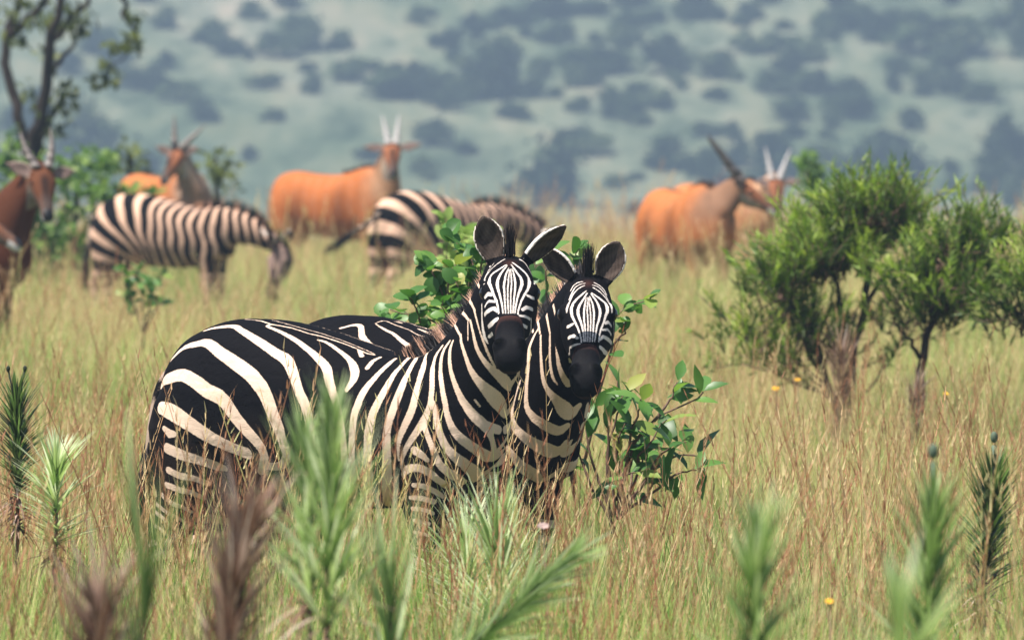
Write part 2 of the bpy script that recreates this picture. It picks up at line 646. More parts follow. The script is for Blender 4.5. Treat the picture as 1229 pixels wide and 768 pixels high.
class Beast:
    """spec -> skin vertices in the animal's own frame: x forward, y to its left, z up, origin on the ground between the forefeet"""
    def __init__(self, sp):
        self.sp = sp
        mb = MB()
        # trunk
        tr = spline(sp['trunk'], 64)
        rings = []
        for x, zt, zb, hw in tr:
            zc = zb + (zt - zb) * .50
            rings.append(sring(Vector((x, 0, zc)), Vector((0, 1, 0)), Vector((0, 0, 1)), max(hw, .02), zt - zc, zc - zb, 64, sp.get('p', 2.25)))
        mb.loft(rings)
        # neck
        nk = spline(sp['neck'], 24)               # x y z depth_half width_half
        self.neck_c = [vec(r) for r in nk]
        hl = sp['head']
        self.H, self.d, self.l, self.n = head_frame(hl['poll'], hl['dir'], hl.get('roll', 0))
        rings = []
        self.neck_up = []
        for i, r in enumerate(nk):
            t = (self.neck_c[min(i + 1, len(nk) - 1)] - self.neck_c[max(i - 1, 0)]).normalized()
            f = max(0.0, i / (len(nk) - 1) - .12) / .88
            lat = (Vector((0, 1, 0)).lerp(self.l, f ** 1.2 * .95)).normalized()
            lat = (lat - t * lat.dot(t)).normalized()
            up = t.cross(lat).normalized()
            self.neck_up.append((up, r[3], lat, r[4]))
            rings.append(sring(self.neck_c[i], lat, up, r[4], r[3], r[3], 40, 2.15))
        mb.loft(rings)
        # head
        rings = []
        for t, top, bot, hw in spline(hl['prof'], 26):
            c = self.H + self.d * t + self.n * (bot + (top - bot) * .58)
            rings.append(sring(c, self.l, self.n, hw, (top - bot) * .42, (top - bot) * .58, 28, 2.4))
        mb.loft(rings)
        for (t, s, nn, rt, rs, rn) in hl.get('lumps', []):
            for sg in (1, -1):
                self.ell(mb, self.H + self.d * t + self.l * (s * sg) + self.n * nn, self.d * rt, self.l * rs, self.n * rn)
        # ears
        for e in sp['ears']:
            mb.loft(ear_rings(e, e.get('prof', EAR_PROF)))
        # legs
        for pts in sp['legs']:
            for sg in pts.get('sides', (1, -1)):
                sm = spline(pts['p'], 22)
                rings = []
                dx = pts.get('dx', {}).get(sg, 0.0)
                for i, (x, y, z, rx, ry) in enumerate(sm):
                    k = max(0.0, 1 - z / .9)
                    c = Vector((x + dx * k, y * sg, z))
                    rings.append([c + Vector((rx * math.cos(2 * PI * j / 18), ry * math.sin(2 * PI * j / 18), 0)) for j in range(18)])
                mb.loft(rings)
        for (c, r, rot) in sp.get('muscle', []):
            for sg in (1, -1):
                q = Matrix.Rotation(rot, 3, 'Y')
                self.ell(mb, Vector((c[0], c[1] * sg, c[2])), q @ Vector((r[0], 0, 0)), Vector((0, r[1], 0)), q @ Vector((0, 0, r[2])))
        v, f = voxel_union(mb, sp['voxel'])
        v = smooth_mesh(v, f, sp.get('smooth', 6))
        # slight unevenness of muscle and skin
        st = 5
        dn = np.array([mnoise.fractal(Vector((p[0] * 9, p[1] * 9, p[2] * 6)), 1.0, 2.0, 3) for p in v[::st].tolist()])
        mid = np.stack([v[:, 0], v[:, 1] * 0, v[:, 2] * 0 + .95], 1)
        rad = v - mid
        rad /= np.maximum(np.linalg.norm(rad, axis=1), .05)[:, None]
        inb = (np.abs(v[:, 0] + .4) < .75) & (v[:, 2] > .55) & (v[:, 2] < 1.5)
        v = v + rad * (np.repeat(dn, st)[:len(v)] * .0035 * inb)[:, None]
        v = smooth_mesh(v, f, 2)
        self.v, self.f = v, f
        self.faces = None

    @staticmethod
    def ell(mb, c, a, b, n_, nu=18, nv=10):
        rings = []
        for i in range(1, nv):
            th = PI * i / nv
            rings.append([c + a * (math.sin(th) * math.cos(2 * PI * k / nu)) + b * (math.sin(th) * math.sin(2 * PI * k / nu)) + n_ * (-math.cos(th)) for k in range(nu)])
        mb.loft(rings)

    def hl(self, v):
        """head coordinates: along nose, to its left, up from the nose line"""
        q = v - np.array(self.H)
        return q @ np.array(self.d), q @ np.array(self.l), q @ np.array(self.n)

    def refine_head(self, t0=-.03, t1=.6, smax=.16):
        """subdivide the facial skin once so fine markings stay crisp"""
        me = bpy.data.meshes.new('tmp')
        me.from_pydata(self.v.tolist(), [], self.f.tolist())
        bm = bmesh.new()
        bm.from_mesh(me)
        bm.verts.ensure_lookup_table()
        t, s, n = self.hl(self.v)
        ok = (t > t0) & (t < t1) & (np.abs(s) < smax) & (n < .12) & (n > -.26)
        ed = [e for e in bm.edges if ok[e.verts[0].index] and ok[e.verts[1].index]]
        bmesh.ops.subdivide_edges(bm, edges=ed, cuts=1, use_grid_fill=True, smooth=0.3)
        bm.to_mesh(me)
        bm.free()
        self.v = np.array([p.co[:] for p in me.vertices])
        self.faces = me
        return me

    def to_object(self, name, mat, parent, attrs):
        if self.faces is None:
            me = bpy.data.meshes.new(name)
            me.from_pydata(self.v.tolist(), [], self.f.tolist())
        else:
            me = self.faces
            me.name = name
        for k, a in attrs.items():
            if a.ndim == 1:
                at = me.attributes.new(k, 'FLOAT', 'POINT')
                at.data.foreach_set('value', a.astype(np.float32))
            else:
                at = me.attributes.new(k, 'FLOAT_COLOR', 'POINT')
                at.data.foreach_set('color', np.hstack([a, np.ones((len(a), 1))]).astype(np.float32).ravel())
        me.polygons.foreach_set('use_smooth', np.ones(len(me.polygons), dtype=bool))
        me.materials.append(mat)
        me.update()
        o = bpy.data.objects.new(name, me)
        COL.objects.link(o)
        o.parent = parent
        return o

    def ear_masks(self, v):
        """(inside of ear, outside of ear, along 0..1, across -1..1)"""
        inn = np.zeros(len(v), bool)
        out = np.zeros(len(v), bool)
        al = np.zeros(len(v))
        ac = np.zeros(len(v))
        for e in self.sp['ears']:
            a, b, w = [np.array(k) for k in e['_f']]
            q = v - np.array(e['base'])
            ta = q @ a / e['L']
            prof = e.get('prof', EAR_PROF)
            kk = np.interp(ta, [p[0] for p in prof], [p[1] for p in prof])
            W = e['W'] * kk + 1e-4
            tb = q @ b + e.get('curl', 0.0) * ta ** 2
            tw = q @ w
            D = e['D'] * (.35 + .65 * kk) * (1 - .5 * np.clip(ta, 0, 1))
            r = np.clip(tw / W, -1, 1)
            mid = -(D - e['th'] * .45) * np.sqrt(1 - r * r)
            reg = (ta > .12) & (ta < 1.1) & (np.abs(tw) < W + .02) & (np.abs(tb - mid) < .03)
            i_ = reg & (tb > mid)
            inn |= i_
            out |= reg & ~i_
            al = np.where(reg, ta, al)
            ac = np.where(reg, tw / W, ac)
        return inn, out, al, ac


def seg_sd(v, lines, cell=None):
    """largest (half width - distance) over 3-D polylines with a width at each point"""
    best = np.full(len(v), -1.0)
    for ln in lines:
        a = np.array(ln, dtype=float)
        if len(a) < 2: continue
        p, w = a[:, :3], a[:, 3] * .5
        lo, hi = p.min(0) - .06, p.max(0) + .06
        m = np.where(np.all((v > lo) & (v < hi), axis=1))[0]
        if len(m) == 0: continue
        q = v[m]
        bb = np.full(len(m), -1.0)
        for i in range(len(p) - 1):
            d = p[i + 1] - p[i]
            L2 = d @ d
            if L2 < 1e-12: continue
            t = np.clip(((q - p[i]) @ d) / L2, 0, 1)
            dist = np.linalg.norm(q - p[i] - t[:, None] * d, axis=1)
            bb = np.maximum(bb, w[i] + (w[i + 1] - w[i]) * t - dist)
        best[m] = np.maximum(best[m], bb)
    return best


def coat_mat(name):
    """two coat colours per vertex chosen by the stripe distance 'sd'; short-hair grain"""
    m, nt, out = new_mat(name)
    b = principled(nt, out, .75, .035)
    sd, cw, cb = attr(nt, 'sd'), attr(nt, 'cw'), attr(nt, 'cb')
    tc = node(nt, 'ShaderNodeTexCoord')
    nz = node(nt, 'ShaderNodeTexNoise')
    nz.inputs['Scale'].default_value = 260
    nz.inputs['Detail'].default_value = 3
    mp = node(nt, 'ShaderNodeMapping')
    mp.inputs['Scale'].default_value = (.35, .8, 1)
    nt.links.new(tc.outputs['Object'], mp.inputs[0])
    nt.links.new(mp.outputs[0], nz.inputs['Vector'])
    nz2 = node(nt, 'ShaderNodeTexNoise')
    nz2.inputs['Scale'].default_value = 9
    nz2.inputs['Detail'].default_value = 5
    nt.links.new(tc.outputs['Object'], nz2.inputs['Vector'])
    s = math_node(nt, 'MULTIPLY_ADD', nz.outputs[0], .0050, -.0025)
    s = math_node(nt, 'ADD', s, sd.outputs['Fac'])
    mr = node(nt, 'ShaderNodeMapRange')
    mr.inputs['From Min'].default_value = -.0014
    mr.inputs['From Max'].default_value = .0014
    nt.links.new(s, mr.inputs['Value'])
    mx = node(nt, 'ShaderNodeMix', data_type='RGBA')
    nt.links.new(mr.outputs[0], mx.inputs['Factor'])
    nt.links.new(cb.outputs['Color'], mx.inputs[6])
    nt.links.new(cw.outputs['Color'], mx.inputs[7])
    # dust and hair grain
    g = math_node(nt, 'MULTIPLY_ADD', nz.outputs[0], .30, .85)
    g2 = math_node(nt, 'MULTIPLY_ADD', nz2.outputs[0], .34, .83)
    g = math_node(nt, 'MULTIPLY', g, g2)
    mu = node(nt, 'ShaderNodeMix', data_type='RGBA', blend_type='MULTIPLY')
    mu.inputs['Factor'].default_value = 1
    nt.links.new(mx.outputs[2], mu.inputs[6])
    cmb = node(nt, 'ShaderNodeCombineColor')
    for i in range(3): nt.links.new(g, cmb.inputs[i])
    nt.links.new(cmb.outputs[0], mu.inputs[7])
    nt.links.new(mu.outputs[2], b.inputs['Base Color'])
    gl = attr(nt, 'gloss')
    for key, k0, k1 in (('Roughness', .75, .36), ('Specular IOR Level', .035, .45)):
        nt.links.new(math_node(nt, 'MULTIPLY_ADD', gl.outputs['Fac'], k1 - k0, k0), b.inputs[key])
    bp = node(nt, 'ShaderNodeBump')
    bp.inputs['Strength'].default_value = .35
    bp.inputs['Distance'].default_value = .004
    nt.links.new(nz.outputs[0], bp.inputs['Height'])
    nt.links.new(bp.outputs[0], b.inputs['Normal'])
    b.inputs['Sheen Weight'].default_value = .0
    b.inputs['Sheen Roughness'].default_value = .4
    return m


def hair_mat(name):
    """hair strips coloured by their own 'hair' attribute"""
    m, nt, out = new_mat(name)
    b = principled(nt, out, .6, .25)
    a = attr(nt, 'hair')
    nt.links.new(a.outputs['Color'], b.inputs['Base Color'])
    return m


M_COAT = coat_mat('short_coat')
M_HAIR = hair_mat('long_hair')
M_EYE = simple_mat('dark_eye', (.010, .007, .006), .08, .6, .1)
M_HORN = simple_mat('grey_brown_horn', (.20, .165, .15), .45, .4, .35, 60, .4)
M_HORN_PALE = simple_mat('pale_worn_horn', (.52, .48, .47), .42, .4, .2, 60, .4)
M_HORN_DARK = simple_mat('dark_horn', (.075, .065, .06), .40, .4, .3, 60, .4)

WHITE = np.array((.80, .59, .455))
BLACK = np.array((.0055, .005, .0065))


def hair_object(name, roots, dirs, lens, cols, width, parent, seed=3, droop=.0, seg=2):
    """stiff hair as narrow strips; cols is one colour per strip"""
    rng = np.random.default_rng(seed)
    V, F, C = [], [], []
    for i in range(len(roots)):
        d = Vector(dirs[i]).normalized()
        s = d.orthogonal().normalized()
        s = Matrix.Rotation(float(rng.uniform(0, PI)), 3, d) @ s
        b = len(V)
        bend = Vector(rng.normal(0, .06, 3)) + Vector((0, 0, -droop))
        for k in range(seg + 1):
            t = k / seg
            m = Vector(roots[i]) + d * (lens[i] * t) + bend * (lens[i] * t * t)
            w = width * .5 * (1 - .85 * t)
            V += [m - s * w, m + s * w]
            C += [cols[i], cols[i]]
        for k in range(seg):
            F.append((b + 2 * k, b + 2 * k + 1, b + 2 * k + 3, b + 2 * k + 2))
    me = bpy.data.meshes.new(name)
    me.from_pydata([tuple(p) for p in V], [], F)
    at = me.attributes.new('hair', 'FLOAT_COLOR', 'POINT')
    at.data.foreach_set('color', np.hstack([np.array(C), np.ones((len(C), 1))]).astype(np.float32).ravel())
    me.materials.append(M_HAIR)
    o = bpy.data.objects.new(name, me)
    COL.objects.link(o)
    o.parent = parent
    return o


def add_eyes(bst, parent, t, s, n, r, squash=.72):
    for sg in (1, -1):
        mb = MB()
        c = bst.H + bst.d * t + bst.l * (s * sg) + bst.n * n
        Beast.ell(mb, c, bst.d * r, bst.l * (r * squash), bst.n * r, 16, 10)
        mb.build('eye', M_EYE, parent)


# ------------------------------------------------------------------ zebra
Z_TRUNK = [(-1.175, 1.00, .90, .02), (-1.165, 1.06, .86, .07), (-1.135, 1.145, .79, .145), (-1.05, 1.24, .72, .215), (-.89, 1.297, .68, .255), (-.70, 1.30, .655, .28),
           (-.50, 1.265, .64, .295), (-.30, 1.21, .635, .295), (-.12, 1.175, .645, .265), (.0, 1.18, .67, .225), (.09, 1.175, .71, .190),
           (.16, 1.13, .77, .155), (.215, 1.06, .84, .11), (.245, 1.0, .90, .05), (.25, .96, .93, .02)]
Z_LEGS = [
    dict(p=[(.05, .11, 1.12, .02, .01), (.05, .125, 1.02, .10, .06), (.03, .135, .88, .13, .085), (-.01, .13, .74, .10, .075), (0, .125, .60, .066, .056), (.01, .12, .46, .050, .045), (.015, .12, .41, .048, .044),
            (.005, .12, .34, .034, .033), (0, .12, .22, .029, .028), (0, .12, .13, .036, .034), (.02, .12, .07, .033, .031), (.03, .12, .045, .048, .045), (.04, .12, 0, .056, .052)]),
    dict(p=[(-.890, .10, 1.22, .03, .01), (-.910, .13, 1.10, .17, .10), (-.94, .145, .94, .22, .12), (-.95, .145, .80, .20, .11), (-1.0, .14, .66, .135, .085), (-1.08, .13, .54, .080, .058), (-1.12, .13, .47, .064, .048),
            (-1.12, .13, .38, .042, .038), (-1.10, .13, .24, .034, .031), (-1.09, .13, .14, .040, .036), (-1.07, .13, .075, .036, .034), (-1.055, .13, .045, .050, .047), (-1.045, .13, 0, .058, .054)]),
]
Z_HEAD = [(-.05, -.02, -.12, .045), (.0, .005, -.155, .070), (.06, .018, -.185, .084), (.115, .020, -.205, .093), (.155, .016, -.212, .098), (.20, .010, -.208, .093), (.25, .003, -.190, .080),
          (.30, -.004, -.165, .064), (.35, -.010, -.142, .051), (.40, -.014, -.134, .052), (.44, -.018, -.132, .057), (.475, -.030, -.132, .056), (.502, -.048, -.128, .046), (.520, -.070, -.120, .028)]
Z_MUSCLE = [((.03, .135, .93), (.13, .075, .22), R(-18)), ((-.88, .16, .96), (.20, .11, .24), R(12))]


def zebra_spec(**kw):
    sp = dict(trunk=Z_TRUNK, legs=Z_LEGS, muscle=Z_MUSCLE, voxel=.006, smooth=14)
    sp.update(kw)
    return sp


def world_to_local(rz, v):
    return Matrix.Rotation(-rz, 3, 'Z') @ Vector(v)


def face_pattern(b, v):
    """face markings in head coordinates -> (signed stripe value, white override colour, black colour mix, region mask)"""
    t, s, n = b.hl(v)
    a = np.abs(s)
    # half width of the diamond of the forehead as it runs down the nose
    W = np.interp(t, [.005, .02, .045, .08, .115, .15, .20, .26, .33, .40], [.002, .022, .050, .074, .086, .088, .076, .058, .046, .042])
    u = a / W
    lines = np.array([.085, .235, .41, .60, .80, 1.02, 1.24, 1.48, 1.75])
    halfw = np.array([.026, .034, .040, .050, .060, .060, .05, .05, .05])
    sdv = np.full(len(v), -1.0)
    for c, h in zip(lines, halfw):
        sdv = np.maximum(sdv, (h - np.abs(u - c)) * W * (1.0))
    sdv = np.where(t < .02, np.maximum(sdv, -.004), sdv)
    # cheeks: arches below the eye
    low = np.interp(t, [.165, .20, .26, .33, .40], [.105, .074, .055, .046, .042])
    ph = (t - .55 * np.maximum(a - low, 0) + .018 * np.sin(a * 60)) / .0335
    ck = np.cos(2 * PI * (ph - .60))
    cheek = (ck - .02) * .0046
    in_cheek = (t > .165) & (a > low) & (n > -.155) & (t < .40)
    edge = a - low
    sdc = np.where(edge < .005, np.minimum(cheek, (edge - .0022) * 1.2), cheek)
    sdv = np.where(in_cheek, sdc, sdv)
    # jaw side: long lines running along the cheek
    jaw = (n <= -.105 - .25 * np.maximum(.20 - t, 0)) | ((t < .165) & (n < -.075))
    jl = np.cos(2 * PI * (n + .105) / .034) * .0048
    jl = np.where(n < -.17, .01, jl)
    sdv = np.where(jaw & (t > .02) & (t < .43), jl, sdv)
    return t, s, n, a, sdv


def paint_zebra(b, traced, face_lines=None, proc=None):
    v = b.v
    fold = v.copy()
    fold[:, 1] = -np.abs(fold[:, 1])
    if traced:
        sd = seg_sd(fold, traced)
    else:
        sd = np.full(len(v), -1.0)
    if proc is not None:
        sd = np.maximum(sd, proc(v))
    # legs: rings
    leg = v[:, 2] < .60
    lp = np.cos(2 * PI * (v[:, 2] + .25 * np.abs(v[:, 0] - np.where(v[:, 0] < -.4, -1.05, 0.0))) / .058) * .008
    if traced:
        hasnear = seg_sd(fold, [[(p[0], p[1], p[2], .10) for p in ln] for ln in traced if min(q[2] for q in ln) < .62]) > 0
        leg &= ~hasnear
    sd = np.where(leg, np.maximum(sd, lp), sd)
    cw = np.tile(WHITE, (len(v), 1))
    cb = np.tile(BLACK, (len(v), 1))
    hoof = v[:, 2] < .05
    cw[hoof] = (.05, .045, .04)
    # dust: the black goes brown on the thigh and lower flank, the white is stained low down
    dq = np.array([mnoise.fractal(Vector((p[0] * 5, p[1] * 5, p[2] * 7)), 1.0, 2.0, 3) for p in v[::7].tolist()])
    dq = np.repeat(dq, 7)[:len(v)]
    dst = np.clip((1.0 - v[:, 2]) / .35, 0, 1) * np.clip(.55 + .9 * dq, 0, 1) * (v[:, 2] > .05)
    cb = cb * (1 - .8 * dst[:, None]) + np.array((.040, .026, .020)) * .8 * dst[:, None]
    cw = cw * (1 - .30 * dst[:, None]) + np.array((.46, .31, .22)) * .30 * dst[:, None]
    # face
    t, s, n, a, fs = face_pattern(b, v)
    neck_end = np.array(b.neck_c[-3])
    face = (t > .002 + 1.0 * np.maximum(-n - .065, 0)) & (t < .60) & (n > -.24) & (n < .10) & (a < .125)
    sd = np.where(face, seg_sd(v, face_lines) if face_lines else fs, sd)
    fw = np.array((.80, .70, .64))
    cw[face] = fw
    # brown tint at the crown
    br = .6 * np.clip(1 - np.abs(t - .045) / .035, 0, 1) * np.clip(1 - a / .035, 0, 1) * face
    cb = cb * (1 - br[:, None]) + np.array((.07, .028, .022)) * br[:, None]
    cw = cw * (1 - .55 * br[:, None]) + np.array((.20, .09, .08)) * .55 * br[:, None]
    # muzzle
    edge = b.sp.get('muzzle_t', .325) + 1.6 * np.maximum(a - .034, 0) + .15 * np.maximum(-n - .05, 0)
    mz = face & (t > edge)
    sd = np.where(mz, -.01, sd)
    k = np.clip((t - edge) / .03, 0, 1)
    rb = np.array((.10, .042, .034))
    cb = np.where(mz[:, None], rb * (1 - k[:, None]) * .55 + BLACK * (.45 + .55 * k[:, None]), cb)
    for sg in (1, -1):
        r = np.sqrt(((t - .455) / .016) ** 2 + ((s - sg * .040) / .014) ** 2)
        cb = np.where((mz & (r < 1) & (n > -.09))[:, None], np.array((.001, .001, .001)), cb)
    chin = face & (t > .46) & (n < -.105)
    cb = np.where(chin[:, None], np.array((.034, .019, .018)), cb)
    # around the eye
    for sg in (1, -1):
        r = np.sqrt(((t - .150) / .026) ** 2 + ((s - sg * .094) / .024) ** 2 + ((n + .040) / .030) ** 2)
        sd = np.where(face & (r < 1.0), -.01, sd)
    # ears
    inn, out, al, ac = b.ear_masks(v)
    fr = .5 + .5 * np.sin(al * 26 + ac * 9) * np.cos(ac * 17 + al * 5)
    ic = np.array((.066, .048, .040))[None] * (.55 + .9 * fr[:, None]) + np.array((.12, .09, .08)) * (np.clip(.5 - np.abs(ac), 0, .5)[:, None] * .7)
    rim_w = inn & (np.abs(ac) > .86)
    sd = np.where(inn, -.01, sd)
    cb = np.where(inn[:, None], ic, cb)
    sd = np.where(rim_w, .01, sd)
    sd = np.where(out, np.where((al > .62) & (al < .90), (-.01 + .0 * al), .01), sd)
    cw = np.where((out | rim_w)[:, None], np.array((.80, .72, .66)), cw)
    return dict(sd=sd, cw=cw, cb=cb, gloss=np.where(mz, np.clip((t - .36) / .08, 0, 1) * .14, 0.0) * (np.hypot((t - .452) / .024, (a - .038) / .018) > 1))


def zebra_extras(b, o, attrs, root, mane_len=.075, n_mane=4200, tail=True, forelock=True, seed=5, tail_pts=None):
    rng = np.random.default_rng(seed)
    from mathutils.kdtree import KDTree
    kd = KDTree(len(b.v))
    for i, p in enumerate(b.v): kd.insert(p, i)
    kd.balance()
    roots, dirs, lens, cols = [], [], [], []
    m = len(b.neck_c)
    neck_len = sum((b.neck_c[i + 1] - b.neck_c[i]).length for i in range(m - 1))
    for i in range(n_mane):
        f = rng.uniform(.02, 1.0) * (m - 1)
        k = min(int(f), m - 2)
        w = f - k
        c = b.neck_c[k].lerp(b.neck_c[k + 1], w)
        up = b.neck_up[k][0].lerp(b.neck_up[k + 1][0], w).normalized()
        dep = b.neck_up[k][1] * (1 - w) + b.neck_up[k + 1][1] * w
        lat = b.neck_up[k][2]
        p = c + up * (dep * .985) + lat * float(rng.normal(0, .011))
        j = kd.find(p)[1]
        j2 = kd.find(p - up * .04 - lat * .03)[1]
        arc = f / (m - 1) * neck_len
        ss = math.cos(2 * PI * (arc + .01 * math.sin(arc * 40)) / .088 + .7) - .50
        if arc < .10: ss = attrs['sd'][j2] - .001
        col = np.array((.52, .30, .21)) if ss > 0 else np.array((.012, .009, .010))
        ln = mane_len * rng.uniform(.7, 1.1) * min(1, .35 + f / (m - 1) * 3)
        fade = (ln, col)
        tdir = (b.neck_c[k + 1] - b.neck_c[k]).normalized()
        roots.append(vec(b.v[j]) * .5 + p * .5)
        dirs.append(up + tdir * float(rng.normal(.12, .10)) + lat * float(rng.normal(0, .08)))
        lens.append(ln)
        cols.append(col * rng.uniform(.6, 1.3))
    if forelock:
        for i in range(200):
            t = rng.uniform(-.05, .0)
            p = b.H + b.d * t + b.l * float(rng.normal(0, .008)) + b.n * .0
            roots.append(p)
            dirs.append(Vector((0, 0, 1)) * 1.0 + b.n * .25 + b.l * float(rng.normal(0, .07)) + b.d * float(rng.normal(0, .06)))
            lens.append(.105 * rng.uniform(.6, 1.05))
            cols.append(np.array((.013, .009, .010)) * rng.uniform(.7, 1.5))
    hair_object('mane', roots, dirs, lens, cols, .0045, root, seed)
    if tail:
        tp = tail_pts or [(-1.14, -.02, 1.13), (-1.185, -.06, 1.04), (-1.195, -.10, .88), (-1.21, -.12, .72), (-1.215, -.12, .60)]
        pts = [vec(p) for p in spline(tp, 14)]
        mb = MB()
        mb.tube(pts, [.026 - .013 * i / 14 for i in range(15)], 10)
        me = mb.mesh('tail')
        me.materials.append(M_COAT)
        vv = np.array(mb.v)
        aa = me.attributes
        q = np.cos(2 * PI * vv[:, 2] / .055) * .004
        at = aa.new('sd', 'FLOAT', 'POINT'); at.data.foreach_set('value', q.astype(np.float32))
        for nm, c in (('cw', WHITE * .45), ('cb', BLACK)):
            at = aa.new(nm, 'FLOAT_COLOR', 'POINT')
            at.data.foreach_set('color', np.tile(np.append(c, 1), (len(vv), 1)).astype(np.float32).ravel())
        to = bpy.data.objects.new('tail', me)
        COL.objects.link(to)
        to.parent = root
        roots, dirs, lens, cols = [], [], [], []
        for i in range(500):
            f = rng.uniform(7, 14)
            k = min(int(f), 13)
            p = pts[k].lerp(pts[k + 1], f - k)
            roots.append(p + Vector(rng.normal(0, .008, 3)))
            dd = (pts[k + 1] - pts[k]).normalized()
            dirs.append(dd + Vector(rng.normal(0, .10, 3)))
            lens.append(.20 * rng.uniform(.5, 1.1))
            cols.append(np.array((.012, .009, .009)) * rng.uniform(.6, 1.8))
        hair_object('tuft', roots, dirs, lens, cols, .006, to, seed + 1, .1)
def ear(base, a, b_, L=.175, W=.050, D=.045, th=.013, **kw):
    return dict(base=Vector(base), a=Vector(a), b=Vector(b_), L=L, W=W, D=D, th=th, **kw)


RZ_Z1, RZ_Z2 = R(-33), R(-42)
Z1_LOC = Vector(((532 - 614.5) / FPX * 30.2, 30.2, 0.0))
Z2_LOC = Vector(((621 - 614.5) / FPX * 30.6, 30.62, 0.0))


def alert_zebra_spec(poll, rz, ears, neck, head_dir, roll=0.0, mt=.325):
    hd = world_to_local(rz, head_dir)
    H, d, l, n = head_frame(poll, hd, roll)
    es = []
    for e in ears:
        base = H + d * e['base'][0] + l * e['base'][1] + n * e['base'][2]
        es.append(ear(base, world_to_local(rz, e['a']), world_to_local(rz, e['b']), **e.get('kw', {})))
    return zebra_spec(neck=neck, muzzle_t=mt, head=dict(poll=poll, dir=hd, roll=roll, prof=Z_HEAD,
                      lumps=[(.15, .078, -.035, .040, .024, .034), (.452, .034, -.050, .030, .028, .034)]), ears=es)


def spec_z1():
    return alert_zebra_spec((.34, -.09, 1.53), RZ_Z1,
        [dict(base=(.0, -.050, -.02), a=(-.27, .0, 1), b=(-.10, -1, 0.05), kw=dict(W=.057)),
         dict(base=(.0, .055, -.02), a=(.80, .0, .74), b=(.45, -.65, -.55), kw=dict(L=.195))],
        [(-.06, 0, .94, .25, .16), (.06, 0, 1.03, .21, .15), (.155, -.01, 1.15, .17, .13), (.23, -.03, 1.28, .140, .108), (.285, -.06, 1.40, .12, .088), (.315, -.08, 1.49, .10, .07)],
        (0.0, -.82, -.57))


def spec_z2():
    return alert_zebra_spec((.41, -.08, 1.455), RZ_Z2,
        [dict(base=(.0, -.050, -.02), a=(-.72, .1, .75), b=(-.30, -.8, -.45)),
         dict(base=(.0, .050, -.02), a=(.38, .0, 1), b=(-.05, -1, 0.05), kw=dict(L=.16, W=.056))],
        [(-.04, 0, .93, .25, .16), (.09, 0, 1.02, .22, .15), (.19, -.01, 1.13, .18, .13), (.27, -.025, 1.235, .15, .108), (.34, -.05, 1.34, .13, .088), (.385, -.07, 1.42, .10, .07)],
        (-.03, -.78, -.63), mt=.345)
